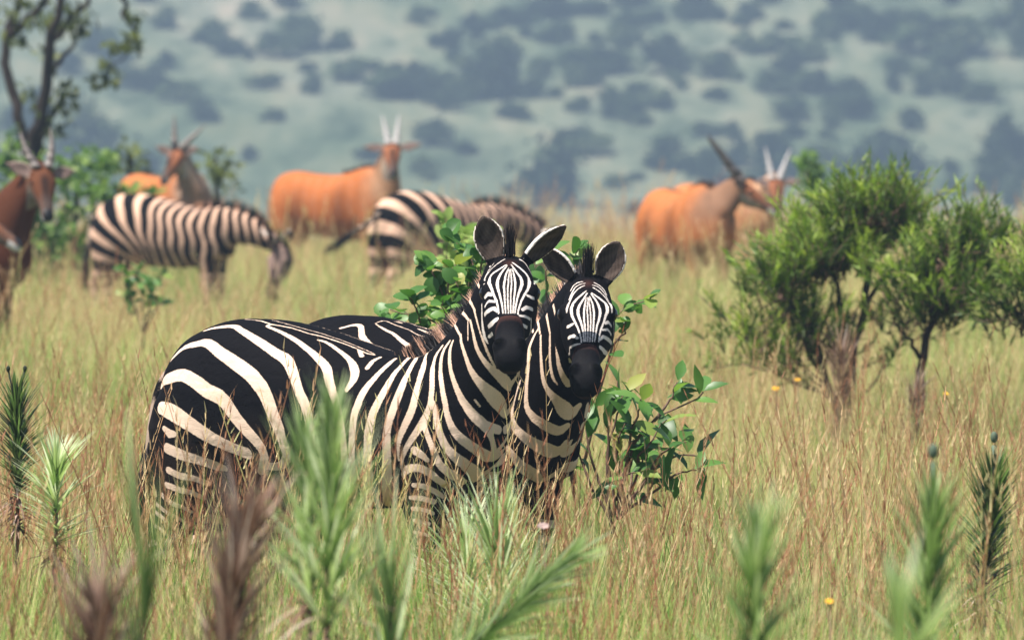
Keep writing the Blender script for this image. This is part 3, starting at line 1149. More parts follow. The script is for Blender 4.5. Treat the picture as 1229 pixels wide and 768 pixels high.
# coat stripes: centre lines on the skin in the animal's own frame, x y z and width in metres
STRIPES_ONE = [
    [(-0.962, -0.102, 1.26, 0.0097), (-0.947, -0.106, 1.264, 0.0116), (-0.933, -0.108, 1.267, 0.0134), (-0.919, -0.108, 1.27, 0.0153), (-0.898, -0.11, 1.273, 0.0172), (-0.873, -0.112, 1.277, 0.0192), (-0.845, -0.115, 1.279, 0.0211), (-0.821, -0.12, 1.279, 0.0227), (-0.802, -0.127, 1.276, 0.0237), (-0.783, -0.14, 1.271, 0.0244), (-0.764, -0.15, 1.264, 0.0252), (-0.736, -0.163, 1.255, 0.0267), (-0.705, -0.173, 1.244, 0.0286), (-0.672, -0.186, 1.232, 0.0307), (-0.643, -0.196, 1.221, 0.0322), (-0.62, -0.204, 1.211, 0.0332), (-0.599, -0.21, 1.202, 0.0339), (-0.58, -0.216, 1.194, 0.0348), (-0.561, -0.22, 1.186, 0.0364), (-0.543, -0.224, 1.18, 0.0387), (-0.526, -0.228, 1.173, 0.0407), (-0.51, -0.233, 1.163, 0.0416), (-0.496, -0.24, 1.152, 0.0411), (-0.484, -0.247, 1.138, 0.0398), (-0.472, -0.254, 1.123, 0.0385), (-0.458, -0.263, 1.106, 0.0374), (-0.446, -0.27, 1.087, 0.0362), (-0.434, -0.277, 1.068, 0.0353), (-0.423, -0.282, 1.051, 0.0351), (-0.413, -0.285, 1.038, 0.036), (-0.404, -0.288, 1.025, 0.0374), (-0.395, -0.291, 1.012, 0.0382), (-0.388, -0.294, 0.997, 0.0378), (-0.381, -0.296, 0.982, 0.0368), (-0.375, -0.297, 0.965, 0.0356), (-0.37, -0.299, 0.947, 0.0346), (-0.366, -0.299, 0.927, 0.0337), (-0.364, -0.298, 0.905, 0.0328), (-0.363, -0.296, 0.883, 0.0319), (-0.363, -0.292, 0.858, 0.031), (-0.365, -0.285, 0.832, 0.03), (-0.369, -0.277, 0.805, 0.0291), (-0.376, -0.265, 0.779, 0.0282), (-0.387, -0.249, 0.753, 0.0273), (-0.401, -0.229, 0.726, 0.0264), (-0.42, -0.201, 0.699, 0.0255)],
    [(-1.072, -0.154, 1.152, 0.0097), (-1.07, -0.153, 1.156, 0.0107), (-1.065, -0.154, 1.16, 0.0119), (-1.051, -0.157, 1.171, 0.0146), (-1.033, -0.155, 1.187, 0.0189), (-1.012, -0.154, 1.201, 0.0228), (-0.988, -0.159, 1.208, 0.0256), (-0.961, -0.168, 1.212, 0.028), (-0.938, -0.171, 1.217, 0.0305), (-0.915, -0.175, 1.221, 0.0331), (-0.887, -0.185, 1.219, 0.0357), (-0.855, -0.2, 1.208, 0.0383), (-0.822, -0.216, 1.193, 0.0409), (-0.788, -0.227, 1.178, 0.0435), (-0.752, -0.237, 1.163, 0.0462), (-0.719, -0.246, 1.148, 0.0484), (-0.69, -0.254, 1.135, 0.0498), (-0.661, -0.262, 1.121, 0.0508), (-0.634, -0.269, 1.105, 0.0522), (-0.61, -0.274, 1.085, 0.0536), (-0.588, -0.28, 1.066, 0.0544), (-0.573, -0.283, 1.048, 0.0547), (-0.56, -0.287, 1.029, 0.0544), (-0.548, -0.291, 1.01, 0.0535), (-0.538, -0.294, 0.991, 0.052), (-0.529, -0.295, 0.972, 0.0507), (-0.519, -0.296, 0.955, 0.0496), (-0.511, -0.295, 0.937, 0.0481), (-0.503, -0.295, 0.918, 0.0457), (-0.498, -0.292, 0.898, 0.0427), (-0.492, -0.291, 0.881, 0.0411), (-0.488, -0.289, 0.868, 0.0413), (-0.483, -0.287, 0.856, 0.0415), (-0.481, -0.284, 0.842, 0.0407), (-0.48, -0.28, 0.829, 0.0393), (-0.485, -0.276, 0.816, 0.0373), (-0.498, -0.269, 0.804, 0.0344), (-0.513, -0.263, 0.794, 0.032), (-0.529, -0.259, 0.789, 0.0315), (-0.547, -0.256, 0.787, 0.0318), (-0.563, -0.254, 0.787, 0.0319), (-0.579, -0.252, 0.789, 0.032), (-0.593, -0.253, 0.792, 0.032)],
    [(-1.099, -0.173, 1.062, 0.0259), (-1.092, -0.178, 1.07, 0.0312), (-1.086, -0.181, 1.077, 0.0363), (-1.073, -0.189, 1.083, 0.0402), (-1.056, -0.199, 1.089, 0.0431), (-1.037, -0.207, 1.093, 0.0449), (-1.015, -0.214, 1.099, 0.0455), (-0.989, -0.221, 1.104, 0.0451), (-0.963, -0.229, 1.104, 0.0453), (-0.936, -0.24, 1.098, 0.0464), (-0.911, -0.247, 1.089, 0.0478), (-0.884, -0.255, 1.078, 0.0491), (-0.86, -0.258, 1.064, 0.0505), (-0.833, -0.263, 1.05, 0.0514), (-0.805, -0.267, 1.041, 0.0517), (-0.776, -0.271, 1.031, 0.0515), (-0.75, -0.275, 1.013, 0.0508), (-0.726, -0.276, 0.986, 0.0495), (-0.704, -0.277, 0.961, 0.0481), (-0.685, -0.278, 0.942, 0.0469), (-0.667, -0.279, 0.926, 0.0456), (-0.649, -0.279, 0.91, 0.0444), (-0.63, -0.28, 0.894, 0.0431), (-0.614, -0.279, 0.879, 0.0419), (-0.602, -0.277, 0.865, 0.0405), (-0.591, -0.275, 0.851, 0.0391), (-0.587, -0.271, 0.837, 0.0383), (-0.586, -0.266, 0.822, 0.0387), (-0.591, -0.26, 0.807, 0.0389), (-0.599, -0.253, 0.793, 0.0368), (-0.61, -0.245, 0.78, 0.0329), (-0.623, -0.235, 0.767, 0.0288)],
    [(-1.057, -0.238, 0.987, 0.0451), (-1.038, -0.247, 0.984, 0.0497), (-1.023, -0.25, 0.98, 0.0544), (-1.005, -0.254, 0.975, 0.0577), (-0.978, -0.26, 0.965, 0.0583), (-0.95, -0.262, 0.952, 0.0571), (-0.921, -0.267, 0.938, 0.0552), (-0.897, -0.267, 0.926, 0.0534), (-0.875, -0.268, 0.914, 0.0512), (-0.854, -0.267, 0.902, 0.049), (-0.835, -0.262, 0.891, 0.0475), (-0.813, -0.258, 0.88, 0.0464), (-0.789, -0.258, 0.871, 0.0455), (-0.766, -0.257, 0.862, 0.0445), (-0.743, -0.257, 0.854, 0.0432), (-0.721, -0.257, 0.847, 0.042), (-0.702, -0.258, 0.842, 0.0416), (-0.687, -0.26, 0.838, 0.0423), (-0.675, -0.261, 0.835, 0.0436), (-0.663, -0.261, 0.832, 0.0448)],
    [(-1.03, -0.256, 0.913, 0.0193), (-1.005, -0.259, 0.896, 0.0322), (-0.98, -0.263, 0.894, 0.0225)],
    [(-1.018, -0.252, 0.842, 0.0387), (-0.993, -0.256, 0.834, 0.0389), (-0.971, -0.258, 0.827, 0.0391), (-0.949, -0.257, 0.819, 0.0386), (-0.926, -0.255, 0.813, 0.0366), (-0.904, -0.252, 0.808, 0.0338), (-0.884, -0.245, 0.803, 0.0321), (-0.863, -0.241, 0.797, 0.033), (-0.845, -0.232, 0.791, 0.0349), (-0.829, -0.225, 0.785, 0.0353), (-0.817, -0.219, 0.781, 0.0331), (-0.805, -0.217, 0.777, 0.0294), (-0.791, -0.217, 0.774, 0.0257)],
    [(-1.021, -0.242, 0.764, 0.0258), (-1.004, -0.244, 0.757, 0.0259), (-0.988, -0.245, 0.751, 0.026), (-0.969, -0.243, 0.745, 0.0255), (-0.944, -0.241, 0.741, 0.0243), (-0.921, -0.236, 0.738, 0.0229), (-0.9, -0.23, 0.732, 0.0217), (-0.883, -0.222, 0.725, 0.0205), (-0.867, -0.212, 0.718, 0.0193)],
    [(-1.039, -0.23, 0.71, 0.0226), (-1.011, -0.234, 0.704, 0.0227), (-0.988, -0.233, 0.696, 0.0228), (-0.968, -0.231, 0.691, 0.0223), (-0.952, -0.228, 0.689, 0.0211), (-0.938, -0.224, 0.686, 0.0197), (-0.923, -0.218, 0.68, 0.0185), (-0.908, -0.207, 0.672, 0.0173), (-0.895, -0.194, 0.663, 0.0161)],
    [(-1.066, -0.216, 0.672, 0.0194), (-1.042, -0.218, 0.656, 0.0196), (-1.021, -0.217, 0.643, 0.0193), (-1.001, -0.216, 0.637, 0.0179), (-0.985, -0.211, 0.632, 0.0161), (-0.968, -0.204, 0.623, 0.0145), (-0.955, -0.192, 0.614, 0.0129)],
    [(-1.111, -0.189, 0.637, 0.0162), (-1.082, -0.203, 0.626, 0.0161), (-1.062, -0.205, 0.615, 0.0161), (-1.042, -0.207, 0.606, 0.0163), (-1.023, -0.204, 0.598, 0.0161), (-1.005, -0.196, 0.588, 0.0147), (-0.991, -0.182, 0.577, 0.0129)],
    [(-1.134, -0.163, 0.612, 0.0129), (-1.11, -0.187, 0.604, 0.0149), (-1.086, -0.197, 0.596, 0.0161), (-1.071, -0.198, 0.585, 0.0147), (-1.058, -0.196, 0.573, 0.0129), (-1.042, -0.191, 0.559, 0.0127), (-1.03, -0.179, 0.546, 0.0129)],
    [(-1.146, -0.156, 0.565, 0.0129), (-1.123, -0.178, 0.559, 0.0129), (-1.097, -0.188, 0.55, 0.0129), (-1.074, -0.187, 0.535, 0.0129), (-1.058, -0.176, 0.518, 0.0129)],
    [(-0.83, -0.036, 1.302, 0.0065), (-0.799, -0.046, 1.301, 0.0071), (-0.772, -0.052, 1.3, 0.0076), (-0.746, -0.06, 1.298, 0.0081), (-0.725, -0.068, 1.295, 0.0082), (-0.705, -0.077, 1.291, 0.0082), (-0.685, -0.083, 1.287, 0.008), (-0.659, -0.085, 1.284, 0.0078), (-0.634, -0.082, 1.281, 0.0074), (-0.603, -0.086, 1.277, 0.0071), (-0.574, -0.088, 1.271, 0.007), (-0.543, -0.09, 1.263, 0.007), (-0.517, -0.091, 1.257, 0.0071), (-0.495, -0.091, 1.253, 0.0071), (-0.479, -0.087, 1.25, 0.0071), (-0.459, -0.086, 1.246, 0.007), (-0.436, -0.081, 1.24, 0.007), (-0.409, -0.081, 1.233, 0.007), (-0.384, -0.08, 1.226, 0.007), (-0.364, -0.079, 1.221, 0.007), (-0.347, -0.078, 1.215, 0.007), (-0.327, -0.081, 1.209, 0.007), (-0.304, -0.084, 1.203, 0.0071), (-0.281, -0.089, 1.195, 0.0071), (-0.261, -0.094, 1.19, 0.007), (-0.247, -0.095, 1.187, 0.0069), (-0.237, -0.095, 1.186, 0.0066), (-0.229, -0.094, 1.185, 0.0064)],
    [(-0.725, -0.017, 1.3, 0.0052), (-0.689, -0.038, 1.297, 0.0052), (-0.663, -0.044, 1.292, 0.0052), (-0.639, -0.049, 1.288, 0.0051), (-0.614, -0.054, 1.284, 0.0051), (-0.589, -0.061, 1.28, 0.0051), (-0.568, -0.062, 1.275, 0.0051), (-0.548, -0.061, 1.271, 0.0051), (-0.53, -0.058, 1.267, 0.0051), (-0.511, -0.057, 1.263, 0.0051), (-0.49, -0.058, 1.258, 0.0051), (-0.466, -0.058, 1.253, 0.0051), (-0.442, -0.055, 1.246, 0.0051), (-0.415, -0.056, 1.239, 0.0051), (-0.389, -0.056, 1.232, 0.0051), (-0.365, -0.057, 1.224, 0.0051), (-0.341, -0.059, 1.217, 0.0051), (-0.316, -0.063, 1.21, 0.0051), (-0.296, -0.065, 1.203, 0.0051), (-0.276, -0.069, 1.198, 0.0051), (-0.254, -0.078, 1.192, 0.0051), (-0.234, -0.086, 1.187, 0.0051)],
    [(-0.682, -0.087, 1.286, 0.008), (-0.683, -0.094, 1.285, 0.0097), (-0.687, -0.099, 1.283, 0.0113), (-0.684, -0.105, 1.281, 0.0127), (-0.671, -0.112, 1.278, 0.0134), (-0.652, -0.118, 1.273, 0.0137), (-0.628, -0.126, 1.268, 0.0142), (-0.604, -0.134, 1.261, 0.0153), (-0.58, -0.141, 1.253, 0.0169), (-0.556, -0.146, 1.245, 0.0185), (-0.532, -0.153, 1.236, 0.0198), (-0.508, -0.161, 1.226, 0.0206), (-0.484, -0.171, 1.216, 0.0215), (-0.462, -0.179, 1.206, 0.0229), (-0.441, -0.186, 1.196, 0.0249), (-0.42, -0.193, 1.185, 0.0271), (-0.399, -0.202, 1.174, 0.029), (-0.38, -0.209, 1.162, 0.0308), (-0.362, -0.216, 1.151, 0.0324), (-0.348, -0.223, 1.139, 0.0334), (-0.337, -0.232, 1.126, 0.0339), (-0.329, -0.24, 1.112, 0.0339), (-0.32, -0.249, 1.098, 0.0335), (-0.311, -0.256, 1.084, 0.0327), (-0.301, -0.261, 1.069, 0.0316), (-0.292, -0.267, 1.054, 0.0305), (-0.282, -0.272, 1.04, 0.0298), (-0.274, -0.276, 1.025, 0.0293), (-0.266, -0.279, 1.009, 0.0289), (-0.258, -0.283, 0.99, 0.0281), (-0.25, -0.285, 0.968, 0.027), (-0.244, -0.286, 0.944, 0.0259), (-0.239, -0.286, 0.919, 0.0253), (-0.236, -0.285, 0.892, 0.0253), (-0.235, -0.282, 0.864, 0.0255), (-0.237, -0.277, 0.834, 0.0253), (-0.242, -0.269, 0.801, 0.0245), (-0.253, -0.255, 0.768, 0.0233), (-0.269, -0.234, 0.733, 0.0223)],
    [(-0.456, -0.117, 1.235, 0.0096), (-0.443, -0.115, 1.232, 0.0109), (-0.428, -0.114, 1.229, 0.0123), (-0.404, -0.121, 1.221, 0.014), (-0.374, -0.132, 1.21, 0.0162), (-0.345, -0.143, 1.197, 0.0182), (-0.317, -0.153, 1.184, 0.0199), (-0.291, -0.165, 1.171, 0.0223), (-0.27, -0.177, 1.157, 0.0267), (-0.254, -0.19, 1.144, 0.0311), (-0.242, -0.201, 1.13, 0.0321), (-0.234, -0.213, 1.115, 0.0306), (-0.231, -0.227, 1.1, 0.0273), (-0.235, -0.241, 1.082, 0.0218), (-0.242, -0.254, 1.065, 0.0159)],
    [(-0.301, -0.087, 1.201, 0.0128), (-0.293, -0.095, 1.196, 0.0144), (-0.284, -0.104, 1.191, 0.016), (-0.274, -0.114, 1.187, 0.0175), (-0.265, -0.124, 1.182, 0.0191)],
    [(-0.201, -0.098, 1.178, 0.0096), (-0.208, -0.12, 1.17, 0.0143), (-0.208, -0.149, 1.158, 0.0164), (-0.206, -0.177, 1.14, 0.0159)],
    [(-0.154, -0.072, 1.173, 0.0096), (-0.15, -0.091, 1.168, 0.0112), (-0.147, -0.108, 1.164, 0.0128), (-0.146, -0.122, 1.158, 0.0144), (-0.146, -0.137, 1.152, 0.0159), (-0.147, -0.152, 1.143, 0.0172), (-0.15, -0.168, 1.133, 0.0184), (-0.152, -0.184, 1.123, 0.0195), (-0.156, -0.196, 1.112, 0.0206), (-0.161, -0.207, 1.1, 0.0219), (-0.166, -0.22, 1.088, 0.0232), (-0.171, -0.231, 1.076, 0.0244), (-0.176, -0.24, 1.062, 0.0254), (-0.18, -0.249, 1.048, 0.0261), (-0.184, -0.256, 1.033, 0.0266), (-0.186, -0.263, 1.018, 0.0269), (-0.189, -0.268, 1.004, 0.027), (-0.192, -0.272, 0.993, 0.0268), (-0.194, -0.274, 0.983, 0.0263), (-0.195, -0.276, 0.973, 0.0257), (-0.196, -0.279, 0.957, 0.0254), (-0.198, -0.28, 0.935, 0.0253), (-0.2, -0.28, 0.909, 0.0253), (-0.202, -0.28, 0.881, 0.0253), (-0.205, -0.277, 0.854, 0.0254), (-0.208, -0.272, 0.828, 0.0255), (-0.211, -0.265, 0.801, 0.0256), (-0.215, -0.255, 0.775, 0.0256), (-0.221, -0.242, 0.75, 0.0254), (-0.23, -0.224, 0.726, 0.0249), (-0.242, -0.201, 0.702, 0.0241), (-0.26, -0.17, 0.679, 0.0232), (-0.286, -0.126, 0.655, 0.0223)],
    [(-0.165, 0.058, 1.18, 0.0096), (-0.156, 0.03, 1.18, 0.0105), (-0.128, -0.026, 1.175, 0.0113), (-0.111, -0.068, 1.168, 0.0123), (-0.1, -0.104, 1.158, 0.0139), (-0.094, -0.136, 1.145, 0.0158), (-0.094, -0.16, 1.13, 0.0179), (-0.094, -0.18, 1.115, 0.0198), (-0.095, -0.197, 1.099, 0.0219), (-0.097, -0.21, 1.083, 0.0239), (-0.101, -0.222, 1.066, 0.0255), (-0.106, -0.233, 1.047, 0.0268), (-0.113, -0.242, 1.028, 0.0277), (-0.118, -0.25, 1.011, 0.0284), (-0.123, -0.255, 0.997, 0.0287), (-0.126, -0.258, 0.987, 0.0287), (-0.128, -0.261, 0.976, 0.0286), (-0.131, -0.264, 0.963, 0.0285), (-0.134, -0.266, 0.949, 0.0284), (-0.137, -0.268, 0.933, 0.0284), (-0.14, -0.269, 0.916, 0.0286), (-0.141, -0.27, 0.898, 0.0289), (-0.142, -0.269, 0.878, 0.0294), (-0.144, -0.267, 0.857, 0.03), (-0.146, -0.264, 0.836, 0.0309), (-0.148, -0.259, 0.813, 0.032), (-0.152, -0.251, 0.79, 0.033), (-0.157, -0.242, 0.767, 0.0338), (-0.166, -0.23, 0.743, 0.0347), (-0.178, -0.212, 0.719, 0.0352), (-0.19, -0.193, 0.699, 0.0347), (-0.2, -0.171, 0.683, 0.0331), (-0.213, -0.145, 0.668, 0.0308), (-0.229, -0.114, 0.653, 0.0287)],
    [(-0.057, -0.021, 1.191, 0.0096), (-0.069, -0.021, 1.185, 0.0109), (-0.077, -0.023, 1.182, 0.0123), (-0.147, 0.064, 1.176, 0.0136), (-0.089, -0.039, 1.174, 0.0149), (-0.064, -0.092, 1.161, 0.0161), (-0.049, -0.132, 1.145, 0.0173), (-0.043, -0.157, 1.129, 0.0188), (-0.042, -0.174, 1.113, 0.0209), (-0.042, -0.187, 1.097, 0.0235), (-0.042, -0.199, 1.08, 0.0258), (-0.044, -0.21, 1.062, 0.0273), (-0.047, -0.22, 1.042, 0.0281), (-0.051, -0.229, 1.021, 0.0284), (-0.055, -0.237, 1.001, 0.0285), (-0.059, -0.242, 0.983, 0.0283), (-0.064, -0.246, 0.966, 0.0276), (-0.068, -0.248, 0.949, 0.027), (-0.071, -0.25, 0.931, 0.027), (-0.073, -0.251, 0.912, 0.0276), (-0.074, -0.25, 0.893, 0.0286), (-0.075, -0.249, 0.872, 0.0297), (-0.076, -0.247, 0.85, 0.031), (-0.079, -0.243, 0.826, 0.0325), (-0.082, -0.237, 0.802, 0.034), (-0.087, -0.229, 0.779, 0.0349), (-0.093, -0.219, 0.757, 0.0355), (-0.103, -0.205, 0.734, 0.0358), (-0.113, -0.19, 0.714, 0.0354), (-0.124, -0.172, 0.696, 0.034), (-0.135, -0.155, 0.682, 0.0315), (-0.151, -0.128, 0.668, 0.0284), (-0.17, -0.097, 0.654, 0.0255)],
    [(-0.017, -0.035, 1.211, 0.0127), (-0.033, -0.027, 1.204, 0.0125), (-0.045, -0.027, 1.196, 0.0123), (-0.035, -0.055, 1.188, 0.0129), (-0.022, -0.084, 1.173, 0.0149), (-0.008, -0.112, 1.155, 0.0175), (0.01, -0.149, 1.136, 0.0194), (0.016, -0.17, 1.116, 0.0205), (0.015, -0.181, 1.094, 0.0214), (0.014, -0.191, 1.069, 0.0228), (0.015, -0.203, 1.041, 0.0247), (0.013, -0.212, 1.013, 0.0264), (0.007, -0.218, 0.989, 0.0271), (-0, -0.223, 0.97, 0.0269), (-0.008, -0.227, 0.952, 0.0259), (-0.016, -0.23, 0.933, 0.024), (-0.024, -0.233, 0.915, 0.0212), (-0.03, -0.234, 0.897, 0.0181), (-0.034, -0.235, 0.881, 0.0152), (-0.036, -0.234, 0.866, 0.0123), (-0.037, -0.232, 0.852, 0.0097), (-0.038, -0.23, 0.84, 0.0082), (-0.039, -0.228, 0.831, 0.0072), (-0.039, -0.225, 0.821, 0.0063)],
    [(0.057, -0.092, 1.221, 0.0111), (0.048, -0.095, 1.208, 0.0124), (0.039, -0.099, 1.195, 0.0137), (0.035, -0.106, 1.18, 0.0146), (0.035, -0.114, 1.163, 0.0152), (0.037, -0.124, 1.145, 0.0157), (0.047, -0.142, 1.126, 0.0163), (0.057, -0.158, 1.105, 0.0169), (0.065, -0.17, 1.084, 0.0175), (0.069, -0.179, 1.06, 0.0181), (0.072, -0.188, 1.036, 0.0187), (0.073, -0.194, 1.02, 0.0192), (0.071, -0.197, 1.01, 0.0195), (0.068, -0.2, 0.998, 0.0206), (0.062, -0.202, 0.982, 0.0236), (0.055, -0.205, 0.964, 0.0273), (0.048, -0.209, 0.949, 0.0286), (0.041, -0.212, 0.937, 0.0276), (0.032, -0.215, 0.925, 0.0257), (0.02, -0.218, 0.907, 0.0236), (0.006, -0.222, 0.887, 0.021), (-0.006, -0.224, 0.868, 0.0185), (-0.016, -0.224, 0.848, 0.016), (-0.025, -0.223, 0.83, 0.0136), (-0.03, -0.221, 0.815, 0.0115), (-0.033, -0.218, 0.803, 0.0097), (-0.036, -0.214, 0.791, 0.0079)],
    [(0.071, -0.187, 1.039, 0.0158), (0.078, -0.189, 1.028, 0.0162), (0.084, -0.189, 1.016, 0.0167), (0.089, -0.19, 1.002, 0.0176), (0.094, -0.191, 0.984, 0.0191), (0.099, -0.193, 0.964, 0.0209), (0.106, -0.195, 0.943, 0.0226), (0.113, -0.193, 0.919, 0.0243), (0.121, -0.19, 0.896, 0.0259), (0.129, -0.185, 0.877, 0.0275), (0.137, -0.18, 0.862, 0.0289), (0.147, -0.173, 0.849, 0.0306), (0.156, -0.164, 0.836, 0.0333), (0.163, -0.147, 0.823, 0.0368), (0.158, -0.112, 0.81, 0.0403), (0.161, -0.091, 0.798, 0.0433), (0.163, -0.068, 0.786, 0.0461), (0.16, -0.043, 0.774, 0.0476), (0.15, -0.012, 0.759, 0.0467), (0.133, 0.027, 0.744, 0.0441), (0.086, 0.111, 0.726, 0.0415)],
    [(0.051, -0.207, 0.954, 0.0253), (0.057, -0.209, 0.942, 0.0227), (0.063, -0.21, 0.929, 0.0201), (0.07, -0.21, 0.913, 0.0189), (0.078, -0.208, 0.893, 0.0195), (0.088, -0.206, 0.871, 0.0211), (0.095, -0.202, 0.85, 0.0229), (0.099, -0.193, 0.829, 0.0253), (0.107, -0.187, 0.809, 0.0277), (0.119, -0.179, 0.793, 0.0294), (0.132, -0.168, 0.78, 0.0307), (0.142, -0.151, 0.769, 0.0315), (0.121, -0.095, 0.756, 0.0319), (0.122, -0.078, 0.748, 0.0318), (0.122, -0.057, 0.739, 0.0317)],
    [(0.097, -0.104, 1.24, 0.0095), (0.086, -0.105, 1.226, 0.0114), (0.075, -0.107, 1.212, 0.0133), (0.071, -0.113, 1.195, 0.0146), (0.07, -0.12, 1.175, 0.0154), (0.073, -0.128, 1.153, 0.0157), (0.076, -0.133, 1.132, 0.0159), (0.084, -0.143, 1.11, 0.0157), (0.095, -0.154, 1.088, 0.0158), (0.104, -0.161, 1.063, 0.0169), (0.114, -0.167, 1.038, 0.0183), (0.12, -0.169, 1.02, 0.0191), (0.122, -0.17, 1.01, 0.0188), (0.124, -0.171, 1, 0.0187), (0.13, -0.172, 0.983, 0.0201), (0.138, -0.171, 0.961, 0.0225), (0.146, -0.168, 0.94, 0.0253), (0.154, -0.161, 0.923, 0.0284), (0.163, -0.152, 0.908, 0.0316), (0.172, -0.14, 0.895, 0.0337), (0.183, -0.128, 0.883, 0.0341), (0.192, -0.114, 0.872, 0.0344), (0.2, -0.098, 0.861, 0.0361), (0.205, -0.079, 0.85, 0.0388), (0.207, -0.058, 0.841, 0.0412), (0.207, -0.038, 0.834, 0.0429), (0.207, -0.018, 0.83, 0.0441), (0.21, -0.001, 0.832, 0.0444), (0.216, 0.015, 0.843, 0.044), (0.223, 0.03, 0.856, 0.0423), (0.225, 0.043, 0.864, 0.0382), (0.227, 0.051, 0.872, 0.0319), (0.227, 0.062, 0.879, 0.0254)],
    [(0.115, -0.113, 1.24, 0.0095), (0.112, -0.116, 1.229, 0.0112), (0.109, -0.118, 1.218, 0.0129), (0.108, -0.122, 1.205, 0.0143), (0.11, -0.127, 1.189, 0.015), (0.113, -0.131, 1.171, 0.0153), (0.118, -0.136, 1.153, 0.0158), (0.123, -0.138, 1.135, 0.0166), (0.131, -0.14, 1.117, 0.0176), (0.139, -0.142, 1.098, 0.019), (0.149, -0.142, 1.076, 0.0207), (0.16, -0.14, 1.054, 0.0228), (0.17, -0.136, 1.033, 0.0253), (0.182, -0.131, 1.015, 0.0285), (0.193, -0.125, 0.997, 0.032), (0.205, -0.119, 0.981, 0.0348), (0.215, -0.109, 0.967, 0.037), (0.224, -0.096, 0.955, 0.0385), (0.231, -0.084, 0.942, 0.038), (0.235, -0.072, 0.929, 0.0334), (0.237, -0.062, 0.915, 0.0267), (0.237, -0.051, 0.9, 0.0222), (0.235, -0.04, 0.885, 0.0218), (0.23, -0.028, 0.87, 0.0236), (0.224, -0.014, 0.855, 0.0254)],
    [(0.231, -0.084, 0.942, 0.038), (0.237, -0.07, 0.938, 0.0364), (0.242, -0.055, 0.934, 0.0348), (0.247, -0.04, 0.93, 0.0333), (0.249, -0.02, 0.926, 0.0317)],
    [(0.155, -0.122, 1.262, 0.0095), (0.157, -0.125, 1.251, 0.0107), (0.16, -0.129, 1.239, 0.012), (0.168, -0.134, 1.224, 0.0131), (0.18, -0.139, 1.202, 0.0142), (0.19, -0.141, 1.18, 0.0156), (0.198, -0.142, 1.162, 0.0174), (0.206, -0.14, 1.144, 0.0198), (0.216, -0.137, 1.126, 0.0232), (0.228, -0.132, 1.108, 0.0277), (0.241, -0.124, 1.091, 0.033), (0.253, -0.112, 1.074, 0.0403), (0.263, -0.097, 1.057, 0.0491), (0.269, -0.08, 1.042, 0.0541), (0.272, -0.064, 1.028, 0.0536), (0.273, -0.047, 1.015, 0.0497), (0.271, -0.031, 1.002, 0.0436), (0.267, -0.018, 0.99, 0.0347), (0.262, -0.002, 0.979, 0.0254)],
    [(0.214, -0.122, 1.034, 0.0079), (0.217, -0.119, 1.028, 0.0079), (0.22, -0.116, 1.023, 0.0079), (0.223, -0.112, 1.017, 0.0079), (0.226, -0.109, 1.012, 0.0079)],
    [(0.155, -0.123, 1.259, 0.0095), (0.121, -0.097, 1.283, 0.0113), (0.081, -0.045, 1.299, 0.0127), (0.093, -0.057, 1.305, 0.0129), (0.093, -0.051, 1.311, 0.0127)],
    [(0.188, -0.123, 1.315, 0.0095), (0.171, -0.112, 1.325, 0.0107), (0.15, -0.093, 1.334, 0.0119), (0.118, -0.055, 1.34, 0.0131), (0.126, -0.061, 1.346, 0.0143)],
    [(0.222, -0.134, 1.348, 0.0095), (0.208, -0.124, 1.36, 0.0107), (0.191, -0.11, 1.372, 0.0119), (0.163, -0.078, 1.383, 0.0131), (0.161, -0.067, 1.393, 0.0143)],
    [(0.244, -0.134, 1.424, 0.0095), (0.235, -0.125, 1.43, 0.0099), (0.223, -0.112, 1.436, 0.0103), (0.203, -0.087, 1.441, 0.0107), (0.198, -0.077, 1.445, 0.0111)],
    [(0.184, -0.122, 1.309, 0.0047), (0.188, -0.128, 1.293, 0.0047), (0.191, -0.132, 1.277, 0.0047), (0.193, -0.135, 1.261, 0.0047), (0.194, -0.138, 1.245, 0.0047)],
    [(0.199, -0.129, 1.312, 0.0095), (0.209, -0.136, 1.293, 0.0101), (0.217, -0.14, 1.274, 0.0108), (0.223, -0.142, 1.256, 0.012), (0.228, -0.143, 1.238, 0.0135), (0.234, -0.143, 1.22, 0.0145), (0.242, -0.141, 1.203, 0.0149), (0.252, -0.137, 1.185, 0.016), (0.264, -0.131, 1.166, 0.0181), (0.276, -0.122, 1.149, 0.0214), (0.287, -0.109, 1.134, 0.028), (0.297, -0.094, 1.122, 0.0358), (0.302, -0.077, 1.109, 0.0396), (0.304, -0.061, 1.097, 0.0401), (0.304, -0.047, 1.087, 0.0363), (0.302, -0.038, 1.078, 0.0267), (0.3, -0.029, 1.071, 0.0158)],
    [(0.576, -0.387, 1.204, 0.0094), (0.575, -0.388, 1.183, 0.01), (0.57, -0.383, 1.162, 0.0107), (0.321, -0.005, 1.129, 0.0127), (0.317, -0.012, 1.114, 0.0162), (0.312, -0.024, 1.1, 0.0207), (0.306, -0.033, 1.086, 0.0253)],
    [(0.216, -0.13, 1.351, 0.0095), (0.227, -0.139, 1.334, 0.009), (0.235, -0.143, 1.317, 0.0085), (0.242, -0.145, 1.3, 0.0081), (0.249, -0.146, 1.282, 0.0079), (0.256, -0.145, 1.263, 0.0081), (0.263, -0.143, 1.243, 0.0087), (0.27, -0.14, 1.223, 0.0092), (0.275, -0.135, 1.205, 0.0095), (0.28, -0.13, 1.19, 0.0093), (0.284, -0.125, 1.176, 0.0089), (0.288, -0.119, 1.164, 0.0084), (0.291, -0.112, 1.151, 0.0079)],
    [(0.021, -0.218, 0.857, 0.0285), (0.039, -0.217, 0.848, 0.0294), (0.054, -0.212, 0.837, 0.0252), (0.069, -0.205, 0.822, 0.0158)],
